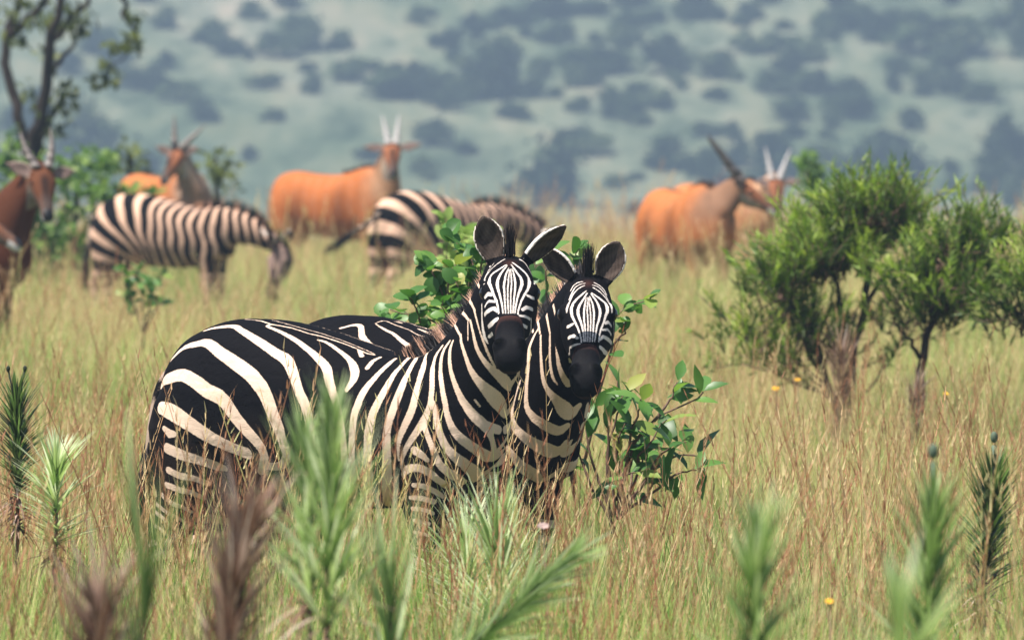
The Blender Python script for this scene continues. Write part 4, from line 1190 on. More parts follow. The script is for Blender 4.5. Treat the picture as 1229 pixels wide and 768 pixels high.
    [(-0.033, -0.206, 0.767, 0.019), (-0.024, -0.209, 0.779, 0.0244), (-0.012, -0.211, 0.789, 0.0285), (0.009, -0.213, 0.794, 0.0291), (0.03, -0.21, 0.795, 0.0285), (0.048, -0.203, 0.79, 0.0285), (0.065, -0.194, 0.781, 0.0285), (0.079, -0.183, 0.767, 0.0287), (0.093, -0.172, 0.751, 0.0285), (0.105, -0.162, 0.741, 0.0271), (0.083, -0.099, 0.728, 0.0254)],
    [(0.007, -0.203, 0.733, 0.0158), (0.025, -0.198, 0.733, 0.0176), (0.042, -0.192, 0.73, 0.019), (0.06, -0.178, 0.721, 0.0194), (0.073, -0.158, 0.709, 0.019), (0.077, -0.139, 0.7, 0.0176), (0.075, -0.113, 0.69, 0.0159)],
    [(-0.009, -0.195, 0.688, 0.0158), (0.014, -0.192, 0.688, 0.0176), (0.034, -0.185, 0.686, 0.019), (0.051, -0.174, 0.681, 0.0192), (0.065, -0.157, 0.674, 0.019)],
    [(-0.006, -0.188, 0.65, 0.0158), (0.018, -0.184, 0.648, 0.016), (0.038, -0.175, 0.645, 0.0158), (0.051, -0.166, 0.639, 0.0145), (0.059, -0.154, 0.633, 0.0127)],
    [(-0.004, -0.181, 0.608, 0.0127), (0.011, -0.18, 0.606, 0.0127), (0.025, -0.176, 0.603, 0.0127), (0.037, -0.171, 0.6, 0.0127), (0.048, -0.163, 0.597, 0.0127)],
    [(-0.007, -0.176, 0.567, 0.0127), (0.008, -0.176, 0.564, 0.0127), (0.022, -0.173, 0.562, 0.0127), (0.035, -0.168, 0.559, 0.0127), (0.046, -0.16, 0.556, 0.0127)],
]
STRIPES_TWO = [
    [(-0.727, -0.155, 1.26, 0.0082), (-0.709, -0.142, 1.266, 0.0118), (-0.692, -0.129, 1.271, 0.0152), (-0.676, -0.123, 1.273, 0.0174), (-0.662, -0.123, 1.272, 0.0185), (-0.644, -0.132, 1.266, 0.0198), (-0.623, -0.153, 1.253, 0.022), (-0.604, -0.172, 1.237, 0.024), (-0.579, -0.186, 1.222, 0.0251), (-0.551, -0.197, 1.208, 0.0255), (-0.523, -0.205, 1.197, 0.0263), (-0.498, -0.208, 1.19, 0.0278), (-0.472, -0.211, 1.183, 0.0291), (-0.448, -0.215, 1.173, 0.0294), (-0.422, -0.22, 1.161, 0.0292), (-0.395, -0.229, 1.145, 0.0292), (-0.368, -0.241, 1.123, 0.0291), (-0.342, -0.251, 1.101, 0.0291)],
    [(-0.582, -0.103, 1.269, 0.0065), (-0.558, -0.108, 1.262, 0.0097), (-0.531, -0.114, 1.254, 0.0119), (-0.502, -0.118, 1.246, 0.0126), (-0.47, -0.129, 1.235, 0.0142), (-0.441, -0.14, 1.223, 0.0162), (-0.414, -0.147, 1.212, 0.0182), (-0.388, -0.155, 1.202, 0.0202), (-0.362, -0.161, 1.193, 0.0223), (-0.331, -0.174, 1.176, 0.0229), (-0.295, -0.192, 1.154, 0.0226)],
    [(-0.582, -0.103, 1.269, 0.0065), (-0.601, -0.095, 1.274, 0.0055), (-0.616, -0.084, 1.279, 0.0049), (-0.622, -0.058, 1.284, 0.0056), (-0.619, -0.033, 1.287, 0.0065), (-0.592, -0.039, 1.282, 0.0066), (-0.558, -0.049, 1.275, 0.0065), (-0.526, -0.048, 1.267, 0.0065), (-0.491, -0.05, 1.259, 0.0065), (-0.455, -0.059, 1.249, 0.0065), (-0.423, -0.065, 1.24, 0.0065), (-0.401, -0.063, 1.235, 0.0065), (-0.386, -0.053, 1.231, 0.0065)],
    [(-0.597, -0.007, 1.285, 0.0049), (-0.571, -0.002, 1.28, 0.0061), (-0.548, 0.005, 1.275, 0.0073), (-0.523, 0.007, 1.27, 0.0082), (-0.506, 0.01, 1.264, 0.0085), (-0.482, 0, 1.259, 0.0084), (-0.458, -0.005, 1.253, 0.0082), (-0.432, -0.009, 1.246, 0.0077), (-0.404, -0.012, 1.238, 0.0071), (-0.373, -0.018, 1.23, 0.0065)],
    [(0.16, -0.094, 1.262, 0.0096), (0.136, -0.073, 1.272, 0.0104), (0.117, -0.052, 1.277, 0.0113), (0.119, -0.049, 1.28, 0.0121), (0.121, -0.047, 1.284, 0.0129)],
    [(0.214, -0.118, 1.258, 0.0096), (0.203, -0.109, 1.272, 0.0104), (0.186, -0.093, 1.286, 0.0112), (0.146, -0.052, 1.3, 0.0121), (0.156, -0.054, 1.307, 0.0129)],
    [(0.277, -0.135, 1.259, 0.0096), (0.269, -0.131, 1.275, 0.0104), (0.259, -0.124, 1.291, 0.0112), (0.247, -0.115, 1.307, 0.012), (0.23, -0.101, 1.323, 0.0128)],
    [(0.314, -0.141, 1.304, 0.0096), (0.306, -0.137, 1.318, 0.01), (0.296, -0.13, 1.332, 0.0104), (0.284, -0.12, 1.346, 0.0108), (0.267, -0.107, 1.359, 0.0112)],
    [(0.191, -0.105, 1.269, 0.0096), (0.185, -0.107, 1.26, 0.0108), (0.179, -0.108, 1.251, 0.0121), (0.175, -0.111, 1.239, 0.013), (0.17, -0.116, 1.226, 0.0137), (0.167, -0.12, 1.21, 0.0142), (0.168, -0.126, 1.192, 0.0145), (0.172, -0.132, 1.172, 0.0145), (0.175, -0.136, 1.149, 0.0144), (0.175, -0.139, 1.126, 0.0144), (0.174, -0.141, 1.1, 0.0142), (0.172, -0.142, 1.075, 0.0144), (0.17, -0.142, 1.047, 0.0149), (0.169, -0.142, 1.02, 0.0159), (0.172, -0.142, 0.997, 0.0179), (0.178, -0.139, 0.981, 0.0216), (0.187, -0.135, 0.969, 0.0261), (0.197, -0.128, 0.956, 0.0301), (0.211, -0.118, 0.944, 0.0341), (0.225, -0.107, 0.932, 0.0375), (0.237, -0.096, 0.923, 0.0393), (0.246, -0.083, 0.915, 0.0399), (0.254, -0.069, 0.91, 0.0389), (0.262, -0.059, 0.912, 0.0358), (0.27, -0.051, 0.92, 0.0308), (0.278, -0.043, 0.928, 0.0256)],
    [(0.221, -0.122, 1.249, 0.0096), (0.227, -0.128, 1.229, 0.0101), (0.231, -0.133, 1.209, 0.0106), (0.234, -0.136, 1.187, 0.0113), (0.239, -0.139, 1.158, 0.0123), (0.242, -0.139, 1.128, 0.0135), (0.245, -0.138, 1.104, 0.0148), (0.249, -0.136, 1.086, 0.0158), (0.254, -0.133, 1.071, 0.0175), (0.261, -0.128, 1.056, 0.0209), (0.271, -0.12, 1.041, 0.0261), (0.28, -0.111, 1.027, 0.0324), (0.286, -0.101, 1.014, 0.0398), (0.291, -0.09, 1.002, 0.0496), (0.294, -0.08, 0.991, 0.0568), (0.296, -0.07, 0.981, 0.0571), (0.297, -0.06, 0.973, 0.0521), (0.299, -0.051, 0.97, 0.0457), (0.305, -0.042, 0.975, 0.0396), (0.312, -0.035, 0.987, 0.0326), (0.32, -0.027, 0.999, 0.0256)],
    [(0.278, -0.136, 1.25, 0.0096), (0.279, -0.138, 1.225, 0.0095), (0.279, -0.138, 1.199, 0.0095), (0.279, -0.138, 1.175, 0.0095), (0.28, -0.137, 1.153, 0.0099), (0.281, -0.135, 1.133, 0.0108), (0.283, -0.132, 1.115, 0.0114), (0.286, -0.129, 1.101, 0.0109), (0.29, -0.126, 1.091, 0.0092), (0.295, -0.122, 1.083, 0.007), (0.299, -0.117, 1.075, 0.0048)],
    [(0.31, -0.141, 1.254, 0.008), (0.311, -0.141, 1.234, 0.0084), (0.311, -0.139, 1.213, 0.0089), (0.312, -0.137, 1.192, 0.0103), (0.313, -0.134, 1.17, 0.0128), (0.314, -0.13, 1.148, 0.0155), (0.317, -0.124, 1.128, 0.0178), (0.321, -0.117, 1.11, 0.0202), (0.325, -0.108, 1.093, 0.0231), (0.33, -0.097, 1.08, 0.0273), (0.585, -0.367, 1.081, 0.0308), (0.598, -0.368, 1.069, 0.0317), (0.603, -0.362, 1.056, 0.0302), (0.6, -0.348, 1.043, 0.0284)],
    [(0.415, -0.232, 1.337, 0.0064), (0.399, -0.218, 1.308, 0.0064), (0.332, -0.145, 1.277, 0.0064), (0.328, -0.143, 1.249, 0.0064), (0.325, -0.14, 1.227, 0.0064), (0.325, -0.138, 1.214, 0.0064), (0.327, -0.137, 1.205, 0.0064), (0.329, -0.135, 1.199, 0.0064), (0.331, -0.134, 1.192, 0.0064)],
    [(0.141, -0.141, 1.09, 0.0064), (0.134, -0.145, 1.067, 0.0068), (0.132, -0.155, 1.044, 0.0073), (0.13, -0.163, 1.021, 0.0094), (0.127, -0.17, 0.997, 0.013), (0.127, -0.175, 0.976, 0.0164), (0.13, -0.178, 0.96, 0.0191), (0.134, -0.178, 0.947, 0.0216), (0.139, -0.177, 0.934, 0.0241), (0.144, -0.172, 0.921, 0.0266), (0.153, -0.165, 0.907, 0.0296), (0.165, -0.15, 0.89, 0.0333), (0.176, -0.131, 0.874, 0.0375), (0.187, -0.114, 0.862, 0.0427), (0.196, -0.096, 0.852, 0.0484), (0.202, -0.076, 0.844, 0.0524), (0.205, -0.055, 0.837, 0.0545), (0.207, -0.037, 0.833, 0.0547), (0.212, -0.023, 0.834, 0.0527), (0.218, -0.014, 0.838, 0.0485), (0.226, -0.01, 0.846, 0.0413), (0.236, -0.012, 0.857, 0.0306), (0.245, -0.014, 0.869, 0.0193)],
    [(0.111, -0.194, 0.856, 0.0192), (0.118, -0.189, 0.848, 0.0226), (0.126, -0.184, 0.838, 0.0256), (0.134, -0.179, 0.826, 0.027), (0.142, -0.171, 0.812, 0.0289), (0.149, -0.159, 0.795, 0.0333), (0.152, -0.14, 0.778, 0.0385), (0.132, -0.09, 0.764, 0.0454), (0.133, -0.063, 0.752, 0.0482), (0.126, -0.036, 0.739, 0.039), (0.113, -0.005, 0.725, 0.0258)],
    [(0.107, 0.006, 0.722, 0.0226), (0.12, 0.021, 0.732, 0.0246), (0.128, 0.041, 0.742, 0.0262), (0.135, 0.058, 0.754, 0.0242), (0.144, 0.067, 0.767, 0.0188), (0.152, 0.077, 0.781, 0.0129)],
    [(0.115, -0.181, 0.793, 0.0128), (0.115, -0.174, 0.771, 0.0128), (0.117, -0.162, 0.752, 0.0128), (0.112, -0.138, 0.736, 0.0128)],
]
FACE_ONE = [
    [(0.361, -0.144, 1.511, 0.004), (0.353, -0.166, 1.5, 0.0066), (0.341, -0.181, 1.488, 0.0088), (0.327, -0.19, 1.475, 0.0104), (0.326, -0.201, 1.462, 0.0116), (0.343, -0.228, 1.447, 0.0116), (0.359, -0.24, 1.432, 0.0097), (0.372, -0.251, 1.419, 0.0085), (0.386, -0.263, 1.405, 0.0078), (0.406, -0.278, 1.388, 0.0069), (0.423, -0.295, 1.367, 0.0061), (0.438, -0.313, 1.345, 0.0053)],
    [(0.366, -0.149, 1.507, 0.004), (0.367, -0.172, 1.494, 0.0056), (0.367, -0.191, 1.48, 0.0072), (0.369, -0.207, 1.467, 0.0088), (0.372, -0.219, 1.456, 0.0101), (0.377, -0.229, 1.445, 0.0106), (0.387, -0.241, 1.432, 0.0091), (0.401, -0.254, 1.417, 0.0074), (0.417, -0.269, 1.398, 0.0062), (0.436, -0.289, 1.374, 0.0051), (0.456, -0.313, 1.346, 0.0042)],
    [(0.378, -0.156, 1.5, 0.0032), (0.383, -0.174, 1.488, 0.0044), (0.388, -0.191, 1.475, 0.0055), (0.395, -0.207, 1.46, 0.0065), (0.401, -0.221, 1.447, 0.0069), (0.407, -0.232, 1.435, 0.0065), (0.414, -0.241, 1.425, 0.006), (0.422, -0.252, 1.412, 0.0054), (0.441, -0.278, 1.383, 0.0047), (0.465, -0.31, 1.346, 0.0039)],
    [(0.386, -0.164, 1.493, 0.0026), (0.397, -0.184, 1.477, 0.0035), (0.405, -0.2, 1.462, 0.0041), (0.413, -0.213, 1.448, 0.0042), (0.421, -0.229, 1.432, 0.0043), (0.43, -0.243, 1.417, 0.0042), (0.437, -0.254, 1.404, 0.004), (0.452, -0.276, 1.38, 0.0038), (0.474, -0.306, 1.346, 0.0034)],
    [(0.387, -0.158, 1.496, 0.0026), (0.4, -0.175, 1.482, 0.0034), (0.41, -0.189, 1.468, 0.004), (0.417, -0.199, 1.457, 0.0043), (0.425, -0.21, 1.445, 0.0045), (0.433, -0.225, 1.429, 0.0044), (0.444, -0.245, 1.408, 0.0042), (0.461, -0.272, 1.378, 0.0039), (0.481, -0.302, 1.346, 0.0034)],
    [(0.392, -0.154, 1.496, 0.0032), (0.406, -0.169, 1.482, 0.0046), (0.419, -0.183, 1.467, 0.0057), (0.431, -0.196, 1.451, 0.0063), (0.441, -0.212, 1.434, 0.0062), (0.45, -0.229, 1.416, 0.0057), (0.459, -0.246, 1.399, 0.005), (0.471, -0.269, 1.375, 0.0043), (0.487, -0.297, 1.346, 0.0037)],
    [(0.375, -0.135, 1.511, 0.004), (0.399, -0.151, 1.495, 0.0056), (0.419, -0.161, 1.48, 0.0072), (0.434, -0.166, 1.467, 0.0088), (0.444, -0.174, 1.455, 0.0101), (0.452, -0.186, 1.442, 0.0106), (0.457, -0.202, 1.429, 0.0092), (0.462, -0.221, 1.414, 0.0074), (0.469, -0.242, 1.395, 0.0057), (0.479, -0.266, 1.372, 0.0046), (0.492, -0.292, 1.346, 0.0039)],
    [(0.369, -0.12, 1.519, 0.004), (0.397, -0.128, 1.506, 0.0064), (0.418, -0.129, 1.492, 0.0085), (0.433, -0.128, 1.479, 0.01), (0.445, -0.131, 1.466, 0.0113), (0.456, -0.144, 1.453, 0.012), (0.465, -0.16, 1.44, 0.0104), (0.471, -0.179, 1.425, 0.0082), (0.476, -0.208, 1.407, 0.0071), (0.482, -0.235, 1.388, 0.0062), (0.489, -0.26, 1.367, 0.0054), (0.495, -0.276, 1.353, 0.0052), (0.5, -0.285, 1.343, 0.0053)],
    [(0.344, -0.066, 1.536, 0.004), (0.375, -0.076, 1.527, 0.0047), (0.39, -0.068, 1.514, 0.0055), (0.41, -0.077, 1.497, 0.0062), (0.421, -0.078, 1.48, 0.0071), (0.42, -0.066, 1.465, 0.008), (0.432, -0.078, 1.453, 0.0071), (0.474, -0.139, 1.444, 0.0053)],
    [(0.331, -0.109, 1.53, 0.004), (0.324, -0.135, 1.517, 0.0049), (0.312, -0.15, 1.503, 0.0057), (0.297, -0.154, 1.488, 0.0066), (0.277, -0.147, 1.473, 0.0078), (0.267, -0.142, 1.458, 0.0074), (0.324, -0.231, 1.444, 0.0053)],
    [(0.319, -0.085, 1.538, 0.0034), (0.311, -0.102, 1.534, 0.0043), (0.293, -0.101, 1.526, 0.0049), (0.289, -0.12, 1.511, 0.0052), (0.283, -0.13, 1.496, 0.0053), (0.283, -0.148, 1.48, 0.0053)],
    [(0.327, -0.045, 1.54, 0.0035), (0.336, -0.03, 1.536, 0.0043), (0.382, -0.068, 1.534, 0.0049), (0.376, -0.039, 1.522, 0.0052), (0.383, -0.033, 1.506, 0.0053), (0.406, -0.057, 1.485, 0.0053)],
    [(0.315, -0.091, 1.546, 0.004), (0.291, -0.094, 1.536, 0.005), (0.278, -0.104, 1.521, 0.0054), (0.275, -0.119, 1.503, 0.0053)],
    [(0.333, -0.039, 1.538, 0.004), (0.369, -0.051, 1.545, 0.005), (0.379, -0.038, 1.534, 0.0054), (0.385, -0.031, 1.518, 0.0053)],
    [(0.341, -0.251, 1.398, 0.0106), (0.355, -0.252, 1.411, 0.0132), (0.374, -0.259, 1.407, 0.0106)],
    [(0.345, -0.258, 1.366, 0.0079), (0.368, -0.269, 1.386, 0.0094), (0.401, -0.28, 1.385, 0.0079)],
    [(0.335, -0.246, 1.337, 0.0132), (0.377, -0.283, 1.353, 0.0158), (0.407, -0.295, 1.362, 0.0132), (0.429, -0.307, 1.351, 0.0079)],
    [(0.358, -0.258, 1.295, 0.0132), (0.408, -0.307, 1.31, 0.0184), (0.439, -0.325, 1.325, 0.0158)],
    [(0.287, -0.142, 1.258, 0.0106), (0.29, -0.142, 1.261, 0.0113), (0.353, -0.233, 1.266, 0.0119), (0.376, -0.263, 1.27, 0.0125), (0.391, -0.281, 1.273, 0.0132)],
    [(0.325, -0.246, 1.41, 0.0053), (0.262, -0.151, 1.372, 0.0051), (0.262, -0.151, 1.338, 0.005), (0.262, -0.15, 1.316, 0.0059), (0.263, -0.149, 1.303, 0.0077), (0.264, -0.148, 1.293, 0.0093), (0.265, -0.147, 1.281, 0.0102), (0.267, -0.146, 1.27, 0.0106), (0.269, -0.145, 1.257, 0.0103), (0.274, -0.142, 1.245, 0.0092), (0.278, -0.139, 1.232, 0.008)],
    [(0.482, -0.195, 1.405, 0.0106), (0.487, -0.178, 1.398, 0.0132), (0.487, -0.164, 1.395, 0.0106)],
    [(0.499, -0.256, 1.357, 0.0105), (0.499, -0.229, 1.365, 0.0132), (0.499, -0.19, 1.357, 0.0132)],
    [(0.506, -0.283, 1.337, 0.0079), (0.511, -0.256, 1.334, 0.0105), (0.505, -0.216, 1.324, 0.0105)],
    [(0.52, -0.301, 1.311, 0.0105), (0.521, -0.28, 1.302, 0.0131), (0.509, -0.241, 1.295, 0.0105)],
    [(0.549, -0.34, 1.272, 0.0131), (0.55, -0.337, 1.27, 0.0131), (0.551, -0.333, 1.268, 0.0131), (0.55, -0.326, 1.265, 0.0131), (0.541, -0.306, 1.262, 0.0131)],
    [(0.501, -0.202, 1.324, 0.0079), (0.493, -0.191, 1.303, 0.0092), (0.479, -0.171, 1.282, 0.0104), (0.457, -0.147, 1.265, 0.0104), (0.456, -0.162, 1.254, 0.0092), (0.582, -0.356, 1.241, 0.0079)],
]
FACE_TWO = [
    [(0.48, -0.141, 1.405, 0.0037), (0.5, -0.137, 1.394, 0.0061), (0.516, -0.13, 1.382, 0.0082), (0.528, -0.121, 1.369, 0.0097), (0.541, -0.127, 1.355, 0.0108), (0.549, -0.135, 1.34, 0.0108), (0.554, -0.151, 1.325, 0.009), (0.561, -0.164, 1.311, 0.008), (0.567, -0.178, 1.298, 0.0072), (0.574, -0.198, 1.28, 0.0065), (0.583, -0.216, 1.259, 0.0057), (0.593, -0.231, 1.237, 0.0049)],
    [(0.482, -0.146, 1.402, 0.0037), (0.5, -0.149, 1.388, 0.0052), (0.514, -0.151, 1.374, 0.0067), (0.526, -0.155, 1.361, 0.0082), (0.535, -0.159, 1.349, 0.0094), (0.542, -0.165, 1.338, 0.0098), (0.549, -0.176, 1.325, 0.0085), (0.556, -0.19, 1.309, 0.0069), (0.564, -0.208, 1.291, 0.0057), (0.577, -0.228, 1.266, 0.0048), (0.591, -0.25, 1.237, 0.0039)],
    [(0.484, -0.156, 1.394, 0.003), (0.496, -0.162, 1.382, 0.0041), (0.508, -0.168, 1.369, 0.0051), (0.519, -0.176, 1.354, 0.0061), (0.529, -0.184, 1.34, 0.0064), (0.536, -0.192, 1.329, 0.0061), (0.543, -0.2, 1.318, 0.0056), (0.55, -0.209, 1.305, 0.005), (0.567, -0.231, 1.275, 0.0044), (0.588, -0.259, 1.238, 0.0037)],
    [(0.487, -0.163, 1.387, 0.0025), (0.499, -0.174, 1.371, 0.0033), (0.51, -0.184, 1.355, 0.0038), (0.52, -0.193, 1.341, 0.0039), (0.53, -0.203, 1.325, 0.004), (0.541, -0.214, 1.309, 0.0039), (0.548, -0.223, 1.297, 0.0038), (0.563, -0.241, 1.272, 0.0035), (0.583, -0.267, 1.238, 0.0032)],
    [(0.483, -0.163, 1.39, 0.0025), (0.492, -0.175, 1.375, 0.0031), (0.5, -0.186, 1.361, 0.0037), (0.506, -0.194, 1.35, 0.004), (0.514, -0.203, 1.338, 0.0042), (0.525, -0.213, 1.322, 0.0041), (0.539, -0.227, 1.301, 0.0039), (0.557, -0.248, 1.271, 0.0036), (0.578, -0.272, 1.238, 0.0032)],
    [(0.478, -0.167, 1.39, 0.003), (0.485, -0.18, 1.376, 0.0043), (0.492, -0.192, 1.361, 0.0053), (0.501, -0.205, 1.344, 0.0058), (0.512, -0.218, 1.327, 0.0058), (0.524, -0.23, 1.309, 0.0053), (0.536, -0.24, 1.292, 0.0047), (0.552, -0.256, 1.268, 0.004), (0.573, -0.277, 1.238, 0.0034)],
    [(0.469, -0.152, 1.405, 0.0037), (0.473, -0.172, 1.389, 0.0052), (0.475, -0.189, 1.374, 0.0067), (0.476, -0.203, 1.361, 0.0082), (0.48, -0.214, 1.348, 0.0094), (0.488, -0.223, 1.335, 0.0098), (0.499, -0.23, 1.322, 0.0085), (0.514, -0.238, 1.307, 0.0068), (0.531, -0.248, 1.288, 0.0053), (0.549, -0.263, 1.264, 0.0043), (0.568, -0.281, 1.238, 0.0037)],
    [(0.46, -0.146, 1.413, 0.0037), (0.457, -0.17, 1.398, 0.0061), (0.452, -0.189, 1.384, 0.0082), (0.448, -0.204, 1.369, 0.0097), (0.45, -0.215, 1.355, 0.0109), (0.458, -0.225, 1.341, 0.0107), (0.471, -0.235, 1.325, 0.0084), (0.492, -0.245, 1.307, 0.0069), (0.516, -0.256, 1.286, 0.006), (0.539, -0.269, 1.263, 0.0051), (0.553, -0.279, 1.246, 0.0048), (0.561, -0.287, 1.235, 0.0049)],
    [(0.437, -0.131, 1.431, 0.0037), (0.427, -0.153, 1.42, 0.0045), (0.423, -0.173, 1.403, 0.0053), (0.426, -0.192, 1.382, 0.0062), (0.429, -0.209, 1.364, 0.0072), (0.435, -0.222, 1.349, 0.0068), (0.439, -0.228, 1.337, 0.0049)],
    [(0.467, -0.118, 1.424, 0.0037), (0.488, -0.113, 1.412, 0.0045), (0.505, -0.107, 1.398, 0.0053), (0.517, -0.101, 1.382, 0.0062), (0.535, -0.104, 1.368, 0.0072), (0.552, -0.115, 1.353, 0.0068), (0.558, -0.121, 1.337, 0.0049)],
    [(0.456, -0.11, 1.433, 0.0032), (0.472, -0.1, 1.428, 0.0042), (0.489, -0.095, 1.414, 0.0048), (0.506, -0.094, 1.395, 0.005), (0.521, -0.095, 1.375, 0.0049)],
    [(0.431, -0.119, 1.439, 0.0032), (0.416, -0.135, 1.434, 0.0042), (0.409, -0.15, 1.423, 0.0048), (0.412, -0.169, 1.406, 0.005), (0.418, -0.191, 1.382, 0.0049)],
    [(0.451, -0.095, 1.441, 0.0037), (0.47, -0.087, 1.43, 0.0046), (0.487, -0.082, 1.416, 0.005), (0.502, -0.086, 1.398, 0.0049)],
    [(0.416, -0.116, 1.444, 0.0037), (0.399, -0.128, 1.44, 0.0046), (0.391, -0.14, 1.429, 0.005), (0.396, -0.158, 1.412, 0.0049)],
    [(0.562, -0.13, 1.29, 0.0098), (0.564, -0.147, 1.304, 0.0123), (0.566, -0.166, 1.3, 0.0098)],
    [(0.562, -0.129, 1.258, 0.0074), (0.573, -0.16, 1.278, 0.0087), (0.576, -0.193, 1.277, 0.0074)],
    [(0.542, -0.105, 1.228, 0.0123), (0.575, -0.163, 1.244, 0.0147), (0.585, -0.199, 1.254, 0.0123), (0.591, -0.222, 1.243, 0.0073)],
    [(0.518, -0.1, 1.186, 0.0123), (0.576, -0.181, 1.2, 0.0172), (0.599, -0.23, 1.217, 0.0147)],
    [(0.531, -0.14, 1.165, 0.0098), (0.531, -0.14, 1.165, 0.0104), (0.531, -0.14, 1.165, 0.0111), (0.531, -0.14, 1.165, 0.0117), (0.531, -0.14, 1.165, 0.0123)],
    [(0.55, -0.102, 1.302, 0.0049), (0.544, -0.095, 1.266, 0.0047), (0.515, -0.067, 1.232, 0.0047), (0.516, -0.078, 1.212, 0.0055), (0.524, -0.093, 1.203, 0.0071), (0.521, -0.097, 1.195, 0.0086), (0.518, -0.1, 1.186, 0.0095), (0.525, -0.117, 1.179, 0.0099), (0.527, -0.127, 1.171, 0.0096), (0.661, -0.287, 1.141, 0.0085), (0.662, -0.287, 1.131, 0.0073)],
    [(0.489, -0.252, 1.297, 0.0098), (0.475, -0.255, 1.29, 0.0123), (0.465, -0.254, 1.288, 0.0098)],
    [(0.537, -0.281, 1.249, 0.0098), (0.515, -0.276, 1.257, 0.0123), (0.485, -0.27, 1.249, 0.0123)],
    [(0.559, -0.294, 1.229, 0.0073), (0.538, -0.296, 1.226, 0.0098), (0.509, -0.285, 1.216, 0.0098)],
    [(0.575, -0.314, 1.203, 0.0098), (0.567, -0.322, 1.194, 0.0122), (0.551, -0.319, 1.188, 0.0098)],
    [(0.603, -0.349, 1.164, 0.0122), (0.603, -0.353, 1.161, 0.0122), (0.603, -0.358, 1.159, 0.0122), (0.604, -0.362, 1.157, 0.0122), (0.603, -0.366, 1.155, 0.0122)],
    [(0.496, -0.277, 1.216, 0.0074), (0.486, -0.265, 1.195, 0.0086), (0.356, -0.117, 1.169, 0.0097), (0.354, -0.111, 1.151, 0.0097), (0.595, -0.375, 1.146, 0.0085), (0.602, -0.374, 1.132, 0.0073)],
]
# ------------------------------------------------------------------ the two zebras in front
def make_zebra(name, spec, loc, rz, lines, face, label, group='zebras in the grass', seed=5):
    root = empty(name, loc, rz, label, 'zebra', group)
    b = Beast(spec)
    b.refine_head()
    at = paint_zebra(b, lines, face)
    o = b.to_object('body', M_COAT, root, at)
    zebra_extras(b, o, at, root, seed=seed)
    add_eyes(b, root, .150, .090, -.040, .024)
    return root


make_zebra('zebra', spec_z1(), Z1_LOC, RZ_Z1, STRIPES_ONE, FACE_ONE, 'nearest zebra, whole striped flank showing, staring straight ahead from the tall grass', seed=5)
make_zebra('zebra', spec_z2(), Z2_LOC, RZ_Z2, STRIPES_TWO, FACE_TWO, 'zebra standing close behind the nearest one, only head, neck and back showing', seed=9)


# ------------------------------------------------------------------ grazing zebras
def graze_stripes(seed):
    def f(v):
        x, z = v[:, 0], v[:, 2]
        x = x + .012 * np.sin(z * 11 + seed) + .010 * np.sin(z * 23 + x * 9 + seed * 2) + .03 * (z - .9)
        px_, pz = -.50, .58
        lam = .096
        ph_f = x / lam
        ang = np.arctan2(px_ - x, np.maximum(z - pz, -.3))
        ph_r = px_ / lam - ang * 3.7
        ph = np.where(x > px_, ph_f, ph_r)
        sc = np.where(x > px_, .015, .026)
        return (np.cos(2 * PI * ph) - .30 + .45 * np.clip((z - 1.17) / .12, 0, 1) * (x > -.6)) * sc
    return f


def make_grazing_zebra(loc, rz, label, head_dir, neck, poll, seed, tail_pts=None, scale=1.0):
    global WHITE, BLACK
    root = empty('zebra', loc, rz, label, 'zebra', 'zebras in the grass')
    root.scale = (scale,) * 3
    hd = world_to_local(rz, head_dir)
    H, d, l, n = head_frame(poll, hd)
    es = [ear(H + d * .0 + l * .05 * sg - n * .02, l * (.5 * sg) - d * .55 + n * .7, l * (.6 * sg) + n * .4 + d * .5, L=.17, th=.024, W=.056) for sg in (1, -1)]
    sp = zebra_spec(neck=neck, head=dict(poll=poll, dir=hd, prof=Z_HEAD, lumps=[(.15, .078, -.035, .040, .024, .034), (.10, .045, -.13, .09, .045, .09)]), ears=es, voxel=.009, smooth=8)
    b = Beast(sp)
    at = paint_zebra(b, None, None, graze_stripes(seed))
    v = b.v
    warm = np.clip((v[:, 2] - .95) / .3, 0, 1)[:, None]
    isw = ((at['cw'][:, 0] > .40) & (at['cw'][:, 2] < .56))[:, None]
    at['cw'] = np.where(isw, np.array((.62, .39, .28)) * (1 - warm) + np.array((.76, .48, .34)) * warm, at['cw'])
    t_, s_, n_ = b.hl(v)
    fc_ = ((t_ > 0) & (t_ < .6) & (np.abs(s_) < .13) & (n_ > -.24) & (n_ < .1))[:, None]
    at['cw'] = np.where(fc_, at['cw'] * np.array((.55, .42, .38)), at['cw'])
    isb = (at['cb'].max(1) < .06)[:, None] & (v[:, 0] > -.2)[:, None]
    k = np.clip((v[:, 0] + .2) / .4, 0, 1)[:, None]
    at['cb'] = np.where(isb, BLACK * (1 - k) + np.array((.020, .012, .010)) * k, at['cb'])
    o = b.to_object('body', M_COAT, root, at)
    zebra_extras(b, o, at, root, mane_len=.095, n_mane=1200, seed=seed, tail_pts=tail_pts)
    add_eyes(b, root, .150, .090, -.040, .022)
    return root


def on_ground(px, d):
    x = (px - 614.5) / FPX * d
    return Vector((x, d, ground_z(x, d)))


